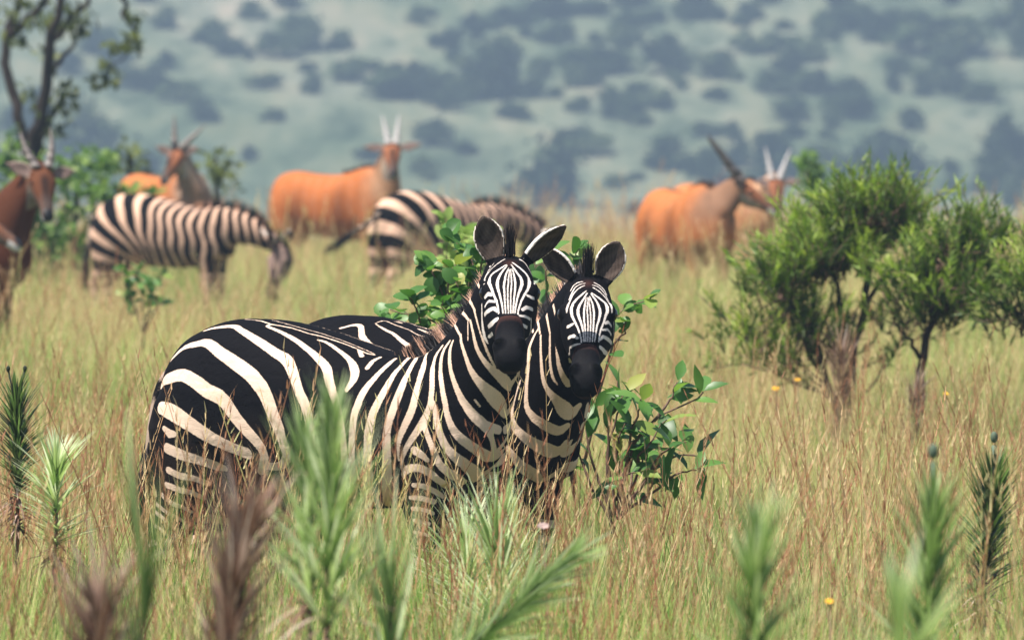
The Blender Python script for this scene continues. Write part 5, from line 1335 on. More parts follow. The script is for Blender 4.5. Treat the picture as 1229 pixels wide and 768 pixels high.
G_NECK = [(-.06, 0, .96, .22, .17), (.10, 0, 1.00, .19, .14), (.28, 0, 1.00, .15, .11), (.44, -.01, .96, .125, .09), (.57, -.02, .90, .115, .08), (.64, -.03, .86, .10, .07)]
make_grazing_zebra(on_ground(255, 77), R(-24), 'grazing zebra with pale pinkish back, standing under the eland whose back shows behind it', (-.18, -.40, -.90), G_NECK, (.68, -.03, .86), 2)
make_grazing_zebra(on_ground(577, 77), R(38), 'grazing zebra half hidden behind the leafy shrub, black tail tuft swung out', (.2, .15, -.95), G_NECK, (.68, .0, .86), 5,
                   tail_pts=[(-1.13, 0, 1.12), (-1.20, .02, 1.05), (-1.29, .08, .98), (-1.37, .15, .91), (-1.43, .20, .86)])

# ------------------------------------------------------------------ elands
E_TRUNK = [(-1.43, 1.14, 1.00, .02), (-1.42, 1.22, .95, .08), (-1.37, 1.31, .88, .15), (-1.26, 1.385, .82, .215), (-1.08, 1.41, .78, .255), (-.85, 1.385, .73, .29),
           (-.58, 1.37, .69, .31), (-.35, 1.39, .67, .30), (-.15, 1.445, .68, .265), (.0, 1.45, .70, .235), (.12, 1.39, .74, .205), (.22, 1.29, .80, .165), (.29, 1.18, .88, .11), (.325, 1.10, .95, .05), (.33, 1.06, 1.0, .02)]
E_LEGS = [
    dict(p=[(.06, .13, 1.24, .02, .01), (.06, .145, 1.12, .12, .07), (.03, .15, .96, .14, .09), (-.01, .145, .80, .105, .078), (0, .14, .64, .068, .058), (.01, .13, .48, .050, .046), (.015, .13, .43, .048, .045),
            (.005, .13, .35, .034, .033), (0, .13, .22, .030, .029), (0, .13, .13, .038, .035), (.02, .13, .07, .034, .032), (.03, .13, .045, .046, .043), (.04, .13, 0, .054, .050)]),
    dict(p=[(-1.10, .11, 1.32, .03, .01), (-1.12, .14, 1.18, .18, .11), (-1.15, .155, 1.02, .22, .125), (-1.16, .155, .86, .19, .11), (-1.21, .15, .70, .12, .08), (-1.30, .14, .56, .072, .056), (-1.33, .14, .48, .060, .048),
            (-1.33, .14, .39, .042, .038), (-1.31, .14, .24, .034, .031), (-1.30, .14, .14, .040, .036), (-1.28, .14, .075, .036, .034), (-1.265, .14, .045, .048, .045), (-1.255, .14, 0, .056, .052)]),
]
E_HEAD = [(-.05, -.01, -.12, .045), (.0, .012, -.145, .066), (.05, .022, -.165, .078), (.10, .022, -.172, .083), (.14, .016, -.170, .082), (.19, .008, -.155, .070), (.24, .0, -.132, .056),
          (.29, -.006, -.112, .047), (.34, -.010, -.104, .044), (.375, -.014, -.102, .045), (.405, -.026, -.100, .041), (.425, -.045, -.092, .028), (.432, -.06, -.08, .014)]


def paint_eland(b, tone, neck_grey, seed=1, face_tone=1.0):
    v = b.v
    x, y, z = v[:, 0], v[:, 1], v[:, 2]
    base = np.array(tone)
    cw = np.tile(base, (len(v), 1))
    rng = np.random.default_rng(seed)
    # shade painted into the coat, partly real pigment low down: flank, behind shoulder, brisket
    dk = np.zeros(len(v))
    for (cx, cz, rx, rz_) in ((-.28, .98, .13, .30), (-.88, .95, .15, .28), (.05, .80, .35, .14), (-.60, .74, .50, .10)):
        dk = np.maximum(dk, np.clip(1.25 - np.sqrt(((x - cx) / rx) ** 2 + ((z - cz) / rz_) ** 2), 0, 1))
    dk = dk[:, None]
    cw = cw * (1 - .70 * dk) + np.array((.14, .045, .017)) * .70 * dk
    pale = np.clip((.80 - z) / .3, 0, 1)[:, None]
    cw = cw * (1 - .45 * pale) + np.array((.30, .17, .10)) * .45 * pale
    # faint pale vertical stripes on the flank
    st = (np.cos(2 * PI * x / .155 + .6 * np.sin(z * 5)) > .93) & (x > -1.05) & (x < .05) & (z > .8) & (z < 1.34)
    cw = np.where(st[:, None], cw * .9 + np.array((.60, .50, .42)) * .1, cw)
    # spine line
    sp_ = (np.abs(y) < .035) & (z > 1.33) & (x > -1.3) & (x < .12)
    cw = np.where(sp_[:, None], cw * .35 + np.array((.03, .02, .015)) * .65, cw)
    # neck
    C = np.array([tuple(c) for c in b.neck_c])
    dd = np.min(((v[:, None, :] - C[None, 4:]) ** 2).sum(2), axis=1)
    nk = np.clip(1 - np.sqrt(dd) / .40, 0, 1)
    nk = (np.clip(nk * 1.7, 0, 1) ** 1.3)[:, None] * (np.clip((x + .12) / .26, 0, 1) * np.clip((z - .85) / .3, 0, 1))[:, None]
    cw = cw * (1 - nk) + np.array(neck_grey) * nk
    # dark leg garters and belly line, hooves
    kn = ((np.abs(z - .47) < .045) & (x > -.4) & (x < .1))
    cw[kn & (np.abs(y) < .12)] = (.05, .03, .02)
    cw[z < .05] = (.03, .025, .02)
    # head
    t, s, n = b.hl(v)
    a = np.abs(s)
    face = (t > .0 + .9 * np.maximum(-n - .06, 0)) & (t < .5) & (n > -.22) & (n < .1) & (a < .11)
    fc = np.tile(np.array((.30, .115, .058)) * face_tone, (len(v), 1))
    ck = np.clip((-n - .05) / .06, 0, 1)[:, None]
    fc = fc * (1 - ck) + np.array((.36, .29, .23)) * (.5 + .5 * face_tone) * ck
    bl = np.clip(1.6 - np.abs(a - 0) / .026, 0, 1) * np.clip((t - .05) / .06, 0, 1)
    fc = fc * (1 - .85 * bl[:, None]) + np.array((.025, .016, .014)) * .85 * bl[:, None]
    low = np.clip((t - .20) / .10, 0, 1)[:, None]
    fc = fc * (1 - .55 * low) + np.array((.10, .075, .065)) * .55 * low
    lips = (t > .335) & (n < -.052)
    fc[lips] = (.66, .62, .60)
    nose = (t > .355) & (n >= -.060) & (a < .036)
    fc[nose] = (.008, .007, .008)
    cw = np.where(face[:, None], fc, cw)
    inn, out, al, ac = b.ear_masks(v)
    cw = np.where(inn[:, None], np.array((.22, .15, .13)), cw)
    cw = np.where((inn & (np.abs(ac) > .8))[:, None], np.array((.45, .36, .30)), cw)
    cw = np.where(out[:, None], np.array((.30, .17, .11)), cw)
    return dict(sd=np.full(len(v), .02), cw=cw, cb=cw.copy(), gloss=(face & nose) * .8)


def horn(b, root, side, dirs, L, mat, base_r=.030, t0=.0, s0=.040, bow=0.0):
    """spiral-ridged tapering horn along a (local) direction"""
    base = b.H + b.d * t0 + b.l * (s0 * side) + b.n * .0
    d = dirs.normalized()
    u = d.orthogonal().normalized()
    w = d.cross(u)
    bowv = (b.l * side)
    rings = []
    N, M = 40, 12
    for i in range(N + 1):
        t = i / N
        c = base + d * (L * t) + bowv * (bow * math.sin(PI * t) * L)
        r = base_r * (1 - t) ** .8 + .003
        ring = []
        for k in range(M):
            ph = 2 * PI * k / M
            rr = r * (1 + .20 * math.cos(ph * 1 + t * 30) * (1 - t))
            ring.append(c + u * (rr * math.cos(ph)) + w * (rr * math.sin(ph)))
        rings.append(ring)
    mb = MB(); mb.loft(rings)
    return mb.build('horn', mat, root)


def make_eland(loc, rz, label, poll, head_dir, neck, horns, ears, tone=(.44, .140, .046), neck_grey=(.34, .22, .145), scale=1.0, roll=0.0, seed=1, horn_mat=None, horn_len=.58, horn_r=.034, face=1.0, bow=0.0, voxel=.013):
    root = empty('eland', loc, rz, label, 'antelope', 'elands in the grass')
    root.scale = (scale,) * 3
    hd = world_to_local(rz, head_dir)
    H, d, l, n = head_frame(poll, hd, roll)
    es = []
    for sg, e in zip((-1, 1), ears):
        a = world_to_local(rz, e[0])
        es.append(ear(H + d * .035 + l * (.062 * sg) - n * .02, a, world_to_local(rz, e[1]), L=e[2] if len(e) > 2 else .20, W=.056, D=.032, prof=EAR_NARROW, th=.016))
    muscle = [((.04, .16, 1.06), (.16, .085, .25), R(-15)), ((-1.10, .17, 1.06), (.21, .115, .25), R(10))]
    sp = dict(trunk=E_TRUNK, legs=E_LEGS, muscle=muscle, voxel=voxel, smooth=8, neck=neck, head=dict(poll=poll, dir=hd, roll=roll, prof=E_HEAD, lumps=[(.105, .070, -.03, .034, .020, .028)]), ears=es)
    b = Beast(sp)
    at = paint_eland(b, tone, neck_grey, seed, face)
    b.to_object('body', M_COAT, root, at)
    add_eyes(b, root, .105, .078, -.032, .021)
    for sg, hv in zip((-1, 1), horns):
        horn(b, root, sg, world_to_local(rz, hv), horn_len, horn_mat or M_HORN, base_r=horn_r, bow=bow)
    # short dark mane over the shoulder hump, tail with a dark tuft
    rng = np.random.default_rng(seed + 40)
    roots, dirs, lens, cols = [], [], [], []
    for i in range(700):
        xx = rng.uniform(-.42, .10)
        zz = np.interp(xx, [-.58, -.35, -.15, 0, .12], [1.37, 1.39, 1.445, 1.45, 1.39]) - .012
        roots.append(Vector((xx, rng.normal(0, .022), zz))); dirs.append(Vector((-.35, rng.normal(0, .3), 1)))
        lens.append(.05 * rng.uniform(.6, 1.3)); cols.append(np.array((.045, .022, .014)) * rng.uniform(.6, 1.6))
    hair_object('mane', roots, dirs, lens, cols, .010, root, seed)
    pts = [vec(p) for p in spline([(-1.41, 0, 1.24), (-1.47, 0, 1.12), (-1.48, 0, .95), (-1.47, .01, .75), (-1.46, .02, .60)], 12)]
    mb = MB(); mb.tube(pts, [.030 - .012 * i / 12 for i in range(13)], 8)
    to = mb.build('tail', M_TAIL, root)
    roots, dirs, lens, cols = [], [], [], []
    for i in range(220):
        roots.append(pts[12].lerp(pts[10], float(rng.uniform())) + Vector(rng.normal(0, .008, 3))); dirs.append(Vector((rng.normal(0, .12), rng.normal(0, .12), -1)))
        lens.append(.17 * rng.uniform(.5, 1.1)); cols.append(np.array((.02, .014, .012)))
    hair_object('tuft', roots, dirs, lens, cols, .008, to, seed + 1)
    return root


M_TAIL = simple_mat('tawny_tail', (.40, .18, .07), .7, .1, .2)


def e_neck(poll, base=(-.06, 0, 1.10), lift=0.0):
    """neck rows from the shoulders to the poll"""
    p = Vector(poll)
    b0 = Vector(base)
    b1 = Vector((.10, 0, 1.16))
    out = [(b0.x, b0.y, b0.z, .26, .18), (b1.x, b1.y, b1.z, .22, .15)]
    for f, dh, wh in ((.35, .175, .12), (.62, .135, .095), (.85, .115, .08), (1.0, .11, .07)):
        q = b1.lerp(p, f)
        out.append((q.x, q.y, q.z + .03 * math.sin(PI * f), dh, wh))
    out[-1] = (p.x - .01, p.y, p.z - .03, .11, .07)
    return out


# centre: orange body, looking straight at us with its ears out sideways
pl = (.26, -.03, 1.70)
make_eland(on_ground(451, 91), R(-40), 'orange eland facing straight ahead, pale horns up and ears spread flat sideways', pl, (.02, -.70, -.72), e_neck(pl),
           [(-.22, .25, 1), (.10, .25, 1)], [((-1, 0, .05), (-.1, -1, .25), .26), ((1, 0, .16), (.1, -1, .25), .26)], horn_mat=M_HORN_PALE, horn_len=.33, horn_r=.036, seed=3, neck_grey=(.36, .20, .115))
# left, behind the grazing zebra
pl = (.20, -.25, 1.67)
make_eland(on_ground(228, 89), R(-60), 'eland standing behind the pale grazing zebra, grey neck, horns splayed apart', pl, (-.42, -.50, -.76), e_neck(pl),
           [(-.02, .15, 1), (.72, .2, .72)], [((-1, 0, .38), (-.2, -1, .3)), ((1, .1, .30), (.2, -1, .2))], seed=5, neck_grey=(.27, .185, .135), tone=(.46, .155, .052), horn_len=.36, horn_r=.040)
# far left, cut by the frame; chestnut coat painted darker for its shaded chest
pl = (.51, -.05, 1.63)
make_eland(on_ground(-12, 60), R(-35), 'dark chestnut eland with black nose stripe looking out beside the tree', pl, (.14, -.62, -.76), e_neck(pl),
           [(-.42, .2, .9), (.04, .25, 1)], [((-1, .1, .40), (-.3, -1, .2), .22), ((.8, .5, .1), (.3, -.8, .2))], seed=8, tone=(.10, .028, .011), neck_grey=(.095, .034, .018), horn_len=.29, horn_r=.032, face=.42, bow=.06, voxel=.010)
pl = (.46, 0, 1.40)
make_eland(on_ground(-112, 57), R(-10), 'eland cut off by the frame, only its muzzle with white lips poking in', pl, (.80, -.12, -.55), e_neck(pl),
           [(-.3, -.1, .9), (-.2, .3, .9)], [((-.5, -.7, .45), (.3, -.7, 0)), ((-.5, .7, .45), (.3, .7, 0))], seed=12, tone=(.24, .075, .028), neck_grey=(.24, .08, .03), horn_len=.5)
# right pair
pl = (.22, .27, 1.47)
make_eland(on_ground(850, 76), R(-70), 'eland in profile with long dark horns sweeping back, left of the feathery bushes', pl, (.80, -.10, -.56), e_neck(pl),
           [(-.62, -.05, .78), (-.60, .1, .80)], [((-.55, -.7, .35), (.4, -.8, 0)), ((-.5, .7, .4), (.4, .8, 0))], scale=.95, seed=15, tone=(.46, .155, .052), neck_grey=(.24, .13, .08), horn_mat=M_HORN_DARK, horn_len=.56, horn_r=.046)
pl = (.38, .03, 1.46)
make_eland(on_ground(903, 89), R(-52), 'eland with white upright horns, its head just past the tip of its neighbour\'s muzzle', pl, (.12, -.65, -.75), e_neck(pl),
           [(-.22, .2, 1), (.34, .2, .94)], [((-1, 0, .1), (-.1, -1, .2)), ((1, 0, .10), (.1, -1, .25), .24)], scale=.92, seed=18, tone=(.48, .18, .070), horn_mat=M_HORN_PALE, horn_len=.38, horn_r=.036, neck_grey=(.52, .30, .18))
# ------------------------------------------------------------------ shrubs, bushes, trees
M_BARK = simple_mat('dark_bark', (.032, .024, .020), .85, .1, .4, 14, .6)
M_TWIG = simple_mat('brown_twig', (.17, .105, .075), .75, .2, .3, 40)
M_LEAF_BROAD = leaf_mat('broad_shrub_leaf', [(0, (.045, .12, .022)), (.5, (.085, .21, .04)), (.85, (.19, .34, .07)), (1, (.42, .40, .10))], .38, .42, .45)
M_LEAF_FEATHER = leaf_mat('feathery_leaf', [(0, (.035, .065, .012)), (.4, (.085, .15, .022)), (.7, (.22, .33, .045)), (1, (.42, .52, .10))], .40, .5, .3)
M_LEAF_TREE = leaf_mat('tree_leaf', [(0, (.05, .10, .02)), (.5, (.12, .22, .045)), (1, (.34, .46, .12))], .45, .5, .3)
M_LEAF_OLIVE = leaf_mat('olive_leaf', [(0, (.030, .045, .012)), (.5, (.085, .110, .028)), (1, (.27, .30, .08))], .4, .5, .3)
M_LEAF_LIGHT = leaf_mat('yellow_green_leaf', [(0, (.20, .32, .07)), (.5, (.36, .48, .13)), (1, (.55, .60, .25))], .45, .5, .3)
M_LEAF_FAR = leaf_mat('distant_leaf', [(0, (.014, .026, .010)), (.45, (.040, .066, .024)), (.75, (.080, .115, .042)), (1, (.15, .18, .080))], .2, .7, .1, .75)
M_SPIKE = leaf_mat('spike_plant_leaf', [(0, (.045, .065, .022)), (.25, (.105, .175, .05)), (.5, (.22, .33, .10)), (.75, (.42, .53, .21)), (1, (.64, .70, .45))], .42, .5, .3)
M_SPIKE_DRY = leaf_mat('withered_spike_leaf', [(0, (.11, .06, .042)), (.4, (.25, .15, .105)), (.75, (.46, .33, .26)), (1, (.72, .60, .52))], .25, .8, .1)
M_BUD = simple_mat('dark_seed_bud', (.022, .028, .016), .7, .2)
M_BUD_GREY = simple_mat('grey_green_bud', (.11, .15, .10), .7, .2)
M_PETAL = simple_mat('yellow_petal', (.80, .42, .03), .6, .2, .15)
M_PETAL_PINK = simple_mat('pale_pink_petal', (.42, .30, .27), .6, .2, .15)


def rdir(rng, up=.6):
    v = Vector(rng.normal(0, 1, 3))
    v.normalize()
    return (v + Vector((0, 0, up))).normalized()


def polyline(pts, n=8, wob=0.0, rng=None):
    q = [vec(p) for p in spline([tuple(p) for p in pts], n)] if len(pts) > 2 else [Vector(pts[0]).lerp(Vector(pts[1]), i / n) for i in range(n + 1)]
    if wob:
        q = [q[0]] + [p + Vector(rng.normal(0, wob, 3)) for p in q[1:]]
    return q


def broad_shrub(label, d, foot, branches, leaf_L, leaf_W, n_leaf, seed, round_=True, mat=None, extra=0, ext_box=None, yellow=.06):
    """branches: lists of photo-plane points at depth d (spread a little front to back); leaves along each"""
    rng = np.random.default_rng(seed)
    base = on_ground(foot, d)
    root = empty('leafy_shrub', base, 0, label, 'shrub')
    st, lf = MB(), MB()
    brs = []
    for br in branches:
        dy = float(rng.normal(0, .10))
        pts = []
        for k, (x, y) in enumerate(br):
            f = k / max(1, len(br) - 1)
            pts.append(P(x, y, d + dy * f) - base)
        brs.append(pts)
    if ext_box:
        x0, y0, x1, y1 = ext_box
        for i in range(extra):
            x, y = rng.uniform(x0, x1), rng.uniform(y0, y1)
            dd = d + rng.normal(0, .22)
            e = P(x, y, dd) - base
            s = P(foot + (x - foot) * .45 + rng.normal(0, 8), max(y + 60, 470) if y < 470 else y + 50, d + (dd - d) * .4) - base
            brs.append([s, s.lerp(e, .5) + Vector(rng.normal(0, .02, 3)), e])
    for pts in brs:
        q = polyline(pts, 10, .004, rng)
        st.tube(q, [.0065 - .0045 * i / 10 for i in range(11)], 5)
        L = sum((q[i + 1] - q[i]).length for i in range(10))
        k = max(4, int(n_leaf * L))
        for i in range(k):
            f = 1 - (i / k) ** 1.2 * .72
            j = min(int(f * 10), 9)
            p = q[j].lerp(q[j + 1], f * 10 - j)
            t = (q[j + 1] - q[j]).normalized()
            dv = (rdir(rng, .25) + t * .35).normalized()
            tone = float(np.clip(rng.normal(.45, .24), 0, .9)) if rng.uniform() > yellow else float(rng.uniform(.85, 1))
            s = rng.uniform(.6, 1.15)
            lf.leaf(p + dv * .008, dv, (Vector((0, -.45, 1)) + Vector(rng.normal(0, .35, 3))), leaf_L * s, leaf_W * s, tone, .12, rng.uniform(.1, .5), round_)
    st.build('stem', M_TWIG, root)
    lf.build('foliage', mat or M_LEAF_BROAD, root)
    return root


broad_shrub('round-leaved green shrub rising just behind the two front zebras, left of their heads', 32.2, 545,
            [[(548, 560), (546, 430), (535, 365), (518, 325), (508, 318)], [(546, 430), (565, 350), (556, 305), (535, 278)], [(548, 460), (512, 400), (500, 372), (492, 357)],
             [(540, 470), (480, 400), (458, 380)], [(552, 440), (590, 370), (610, 320)], [(550, 440), (575, 330), (580, 290)], [(546, 440), (528, 390), (470, 372)], [(548, 450), (560, 380), (548, 340)],
             [(550, 440), (538, 350), (545, 318)], [(556, 430), (568, 330), (560, 300)]],
            .068, .060, 34, 21, extra=6, ext_box=(515, 300, 590, 390))
broad_shrub('leafy shrub between the two front zebra heads, twig reaching out right of the farther face', 32.6, 700,
            [[(690, 600), (665, 400), (655, 330), (662, 300)], [(690, 560), (720, 420), (745, 375), (782, 357)], [(700, 560), (730, 430), (752, 395), (745, 382)], [(690, 560), (680, 380), (690, 315), (694, 300)], [(690, 580), (650, 380), (640, 340)]],
            .075, .055, 16, 22, yellow=.03)
broad_shrub('glossy big-leaved shrub with dark bare twigs right of the front zebras', 30.9, 735,
            [[(735, 640), (760, 530), (785, 505), (800, 495), (838, 477), (842, 470)], [(785, 505), (805, 480), (811, 460)], [(735, 640), (728, 540), (745, 490), (740, 455)], [(740, 600), (765, 500), (772, 478)],
             [(745, 620), (790, 560), (830, 545), (845, 560)], [(745, 620), (795, 545), (822, 530)], [(740, 620), (785, 570), (800, 590)], [(735, 620), (705, 530), (712, 480)], [(735, 630), (700, 560), (690, 520)],
             [(740, 620), (770, 560), (760, 525)], [(740, 620), (755, 545), (775, 520)], [(738, 620), (730, 520), (750, 470)], [(745, 620), (810, 570), (835, 565)]],
              .125, .058, 16, 23, round_=False, extra=7, ext_box=(715, 470, 800, 580), yellow=.04)
broad_shrub('pale yellow-green shrub blurred behind the round-leaved one', 42, 560,
            [[(560, 480), (555, 340), (545, 275)], [(560, 480), (575, 350), (572, 290)], [(560, 460), (540, 340), (535, 262)], [(560, 460), (590, 340), (590, 300)], [(560, 450), (548, 330), (562, 282)]],
            .075, .05, 46, 24, mat=M_LEAF_LIGHT, extra=14, ext_box=(528, 268, 590, 380))
broad_shrub('small green sapling standing in the grass under the pale grazing zebra', 56, 172,
            [[(172, 420), (170, 350), (165, 325)], [(172, 400), (185, 345), (194, 328)], [(172, 400), (155, 350), (148, 322)], [(172, 400), (180, 360), (178, 338)], [(172, 400), (160, 365), (150, 352)], [(172, 400), (190, 368), (200, 362)]],
            .07, .055, 30, 25)


def feathery_bush(label, d, trunks, crowns, n_spray, seed, lowers=()):
    rng = np.random.default_rng(seed)
    fx = trunks[0][0][0]
    base = on_ground(fx, d)
    root = empty('feathery_bush', base, 0, label, 'bush', 'feathery bushes on the right')
    lf = MB()
    tips = []
    for tr in trunks:
        dy = float(rng.normal(0, .12))
        pts = [P(x, y, d + dy * k / max(1, len(tr) - 1)) - base for k, (x, y, r) in enumerate(tr)]
        q = polyline(pts, 12, .008, rng)
        rr = np.interp(np.linspace(0, 1, 13), np.linspace(0, 1, len(tr)), [t[2] for t in tr])
        mb = MB(); mb.tube(q, list(rr), 8)
        mb.build('stem', M_BARK, root)
        tips += q[7:]
    twg = MB()
    for (cx, cy, rx, ry, w) in crowns:
        n = int(n_spray * w)
        subs = []
        for i in range(int(5 + 9 * w)):
            a = rng.uniform(0, 2 * PI); r = rng.uniform(.1, 1) ** .6
            subs.append((cx + rx * r * math.cos(a), cy + ry * r * math.sin(a), float(rng.normal(.45, .17)), float(rng.normal(0, .25))))
        for i in range(n):
            sx, sy, st_, sdp = subs[int(rng.integers(len(subs)))]
            x, y = sx + rng.normal(0, 12), sy + rng.normal(0, 8)
            dep = d + sdp * rx / 60 + rng.normal(0, .06)
            p = P(x, y, dep) - base
            ox = (x - cx) / rx
            dv = Vector((ox * .55 + rng.normal(0, .30), rng.normal(0, .35), 1.0 - .35 * abs(ox) + rng.normal(0, .2))).normalized()
            L = rng.uniform(.10, .26)
            tone0 = float(np.clip(rng.normal(st_, .12), 0, 1))
            bend = Vector((rng.normal(0, .12), rng.normal(0, .12), .10))
            q = [p + dv * (L * t) + bend * (L * t * t) for t in (0, .33, .66, 1)]
            twg.tube(q, [.0035, .003, .002, .001], 3)
            if i % 3 == 0 and tips:
                b = min(tips, key=lambda v: (v - p).length)
                if (b - p).length < .8:
                    twg.tube([b, b.lerp(p, .5) + Vector(rng.normal(0, .02, 3)) - Vector((0, 0, .03)), p], [.006, .004, .003], 4)
            for k in range(17):
                t = (k + .5) / 17
                c = p + dv * (L * t) + bend * (L * t * t)
                az = rng.uniform(0, 2 * PI)
                o = dv.orthogonal().normalized()
                o = Matrix.Rotation(float(az), 3, dv) @ o
                lv = (dv * .9 + o).normalized()
                lf.blade(c, lv, rng.uniform(.040, .075), .012, Vector((0, 0, .15)), lv.cross(o), float(np.clip(tone0 + .35 * (t - .5) + rng.normal(0, .08), 0, 1)), 1)
    for lo in lowers:                             # thin sparse side branches low in the grass
        pts = [P(x, y, d + float(rng.normal(0, .15))) - base for x, y in lo]
        q = polyline(pts, 10, .006, rng)
        twg.tube(q, [.008 - .006 * i / 10 for i in range(11)], 4)
        for i in range(26):
            f = rng.uniform(.25, 1)
            j = min(int(f * 10), 9)
            p = q[j].lerp(q[j + 1], f * 10 - j)
            dv = rdir(rng, .8)
            for k in range(6):
                lf.blade(p + dv * (.015 * k), (dv + Vector(rng.normal(0, .6, 3))).normalized(), .045, .011, Vector((0, 0, .1)), Vector(rng.normal(0, 1, 3)), float(rng.uniform(.2, .7)), 1)
    twg.build('twigs', M_TWIG, root)
    lf.build('foliage', M_LEAF_FEATHER, root)
    return root


feathery_bush('larger feathery dark green bush with forked dark stems, right of the elands', 46,
              [[(1018, 500, .028), (1024, 410, .024), (1036, 375, .020), (1042, 310, .015), (1035, 275, .008)], [(1028, 400, .016), (1052, 345, .012), (1080, 320, .010)], [(1012, 480, .018), (1012, 400, .014), (1004, 340, .011), (990, 290, .008)],
               [(1000, 480, .018), (970, 390, .012), (935, 350, .006)], [(1036, 370, .018), (1050, 300, .012), (1070, 245, .006)]],
              [(1018, 292, 66, 34, 1.3), (966, 330, 40, 30, .7), (1062, 276, 42, 30, .8), (1038, 262, 34, 20, .5), (1000, 318, 40, 26, .35), (925, 345, 28, 18, .3), (975, 390, 26, 18, .16), (962, 418, 46, 24, .34), (910, 405, 42, 22, .20), (1060, 400, 26, 18, .10)], 170, 31,
              lowers=[[(985, 470), (930, 430), (880, 395), (835, 350)], [(990, 460), (920, 415), (850, 400)], [(980, 470), (905, 440), (845, 440)], [(1000, 480), (960, 440), (925, 380)], [(995, 480), (950, 455), (890, 425)], [(1040, 470), (1070, 430), (1085, 400)], [(1000, 470), (970, 420), (950, 360)], [(985, 450), (940, 370), (880, 345)]])
feathery_bush('smaller feathery bush leaning right on one bent dark stem', 44.5,
              [[(1103, 500, .025), (1108, 425, .021), (1125, 375, .017), (1150, 355, .013), (1190, 340, .009)], [(1118, 390, .018), (1122, 340, .012), (1130, 290, .007)], [(1108, 430, .014), (1085, 400, .008), (1070, 380, .005)]],
              [(1134, 338, 52, 40, 1.1), (1175, 326, 32, 34, .6), (1122, 372, 36, 22, .35), (1094, 346, 24, 26, .25), (1152, 300, 24, 18, .25)], 170, 32)
feathery_bush('feathery bush at the right edge, mostly outside the frame', 43,
              [[(1250, 500, .03), (1245, 420, .024), (1225, 380, .014), (1200, 365, .006)], [(1250, 440, .02), (1260, 350, .012)]],
              [(1228, 385, 16, 24, .20), (1258, 350, 30, 38, .6), (1210, 410, 12, 16, .07)], 150, 33)


def clump_tree(name, label, d, foot, trunks, clumps, seed, mat, leaf=.10, cat='tree', n=120):
    rng = np.random.default_rng(seed)
    base = on_ground(foot, d)
    root = empty(name, base, 0, label, cat)
    for tr in trunks:
        dy = float(rng.normal(0, .25))
        pts = [P(x, y, d + dy * k / max(1, len(tr) - 1)) - base for k, (x, y, r) in enumerate(tr)]
        q = polyline(pts, 14, .02, rng)
        rr = np.interp(np.linspace(0, 1, 15), np.linspace(0, 1, len(tr)), [t[2] for t in tr])
        mb = MB(); mb.tube(q, list(rr), 9)
        mb.build('trunk' if tr[0][2] > .05 else 'limb', M_BARK, root)
    lf = MB()
    for (cx, cy, rx, ry, w) in clumps:
        for i in range(int(n * w)):
            a = rng.uniform(0, 2 * PI); r = rng.uniform(0, 1) ** .55
            p = P(cx + rx * r * math.cos(a), cy + ry * r * math.sin(a), d + rng.normal(0, .5) * rx / 50) - base
            dv = rdir(rng, -.1)
            s = rng.uniform(.6, 1.3)
            lf.leaf(p, dv, Vector((0, -.3, 1)) + Vector(rng.normal(0, .4, 3)), leaf * s, leaf * .55 * s, float(np.clip(rng.normal(.45, .25), 0, 1)), .1, .3)
    lf.build('foliage', mat, root)
    return root


clump_tree('multi_stemmed_tree', 'dark multi-stemmed tree in the top corner, leafy twig hanging beside it', 88, 42,
           [[(44, 420, .075), (42, 230, .068), (40, 180, .065), (46, 150, .07), (56, 110, .06), (55, 60, .055), (66, 20, .045), (82, -40, .04)], [(42, 210, .055), (24, 150, .052), (20, 115, .055), (6, 80, .05), (8, 45, .045), (22, 0, .04), (30, -40, .035)],
            [(12, 40, .05), (40, 18, .04), (62, -10, .03)], [(56, 60, .04), (90, 20, .03), (120, -20, .025)], [(60, 90, .03), (85, 55, .02), (95, 20, .015), (92, 0, .012)],
            [(120, -30, .035), (148, -5, .03), (150, 22, .024), (163, 40, .016), (150, 62, .010), (128, 90, .006)], [(44, 190, .05), (60, 140, .03), (78, 120, .02)]],
           [(24, 14, 36, 22, .5), (62, 18, 30, 22, .6), (88, 34, 20, 12, .4), (22, 44, 22, 12, .2), (152, 55, 24, 8, .35), (128, 88, 16, 14, .35), (163, 22, 10, 9, .16), (160, 48, 12, 6, .15), (118, 96, 8, 8, .12), (60, 70, 14, 16, .2), (78, 118, 16, 22, .3), (36, 118, 14, 22, .25), (66, 150, 22, 24, .4), (100, 20, 16, 20, .3)],
           41, M_LEAF_OLIVE, .11, n=105)
clump_tree('leafy_bush', 'bright green leafy bush behind the chestnut eland at the foot of the tree', 84, 85,
           [[(85, 420, .05), (88, 300, .035), (92, 220, .02)], [(70, 420, .04), (60, 300, .03), (40, 215, .02)]],
           [(95, 235, 36, 54, .75), (60, 205, 42, 28, .6), (20, 215, 34, 36, .6), (110, 205, 30, 28, .35), (128, 190, 14, 8, .2), (150, 232, 40, 10, .5), (80, 280, 34, 22, .6), (8, 180, 14, 24, .4), (46, 285, 26, 46, .6), (70, 320, 30, 24, .3)], 42, M_LEAF_TREE, .12, 'bush', n=200)
clump_tree('leafy_bush', 'faint olive bush in front of the hillside, left of the grey-necked eland', 97, 158,
           [[(158, 300, .05), (158, 210, .03), (155, 185, .02)]], [(155, 195, 26, 24, 1.0), (168, 215, 22, 16, .6)], 43, M_LEAF_OLIVE, .13, 'bush', n=60)
clump_tree('leafy_bush', 'faint olive bush in front of the hillside, right of the grey-necked eland', 99, 262,
           [[(262, 300, .05), (260, 215, .03), (258, 190, .02)]], [(262, 198, 24, 20, 1.0), (268, 225, 20, 24, .7)], 44, M_LEAF_OLIVE, .13, 'bush', n=50)
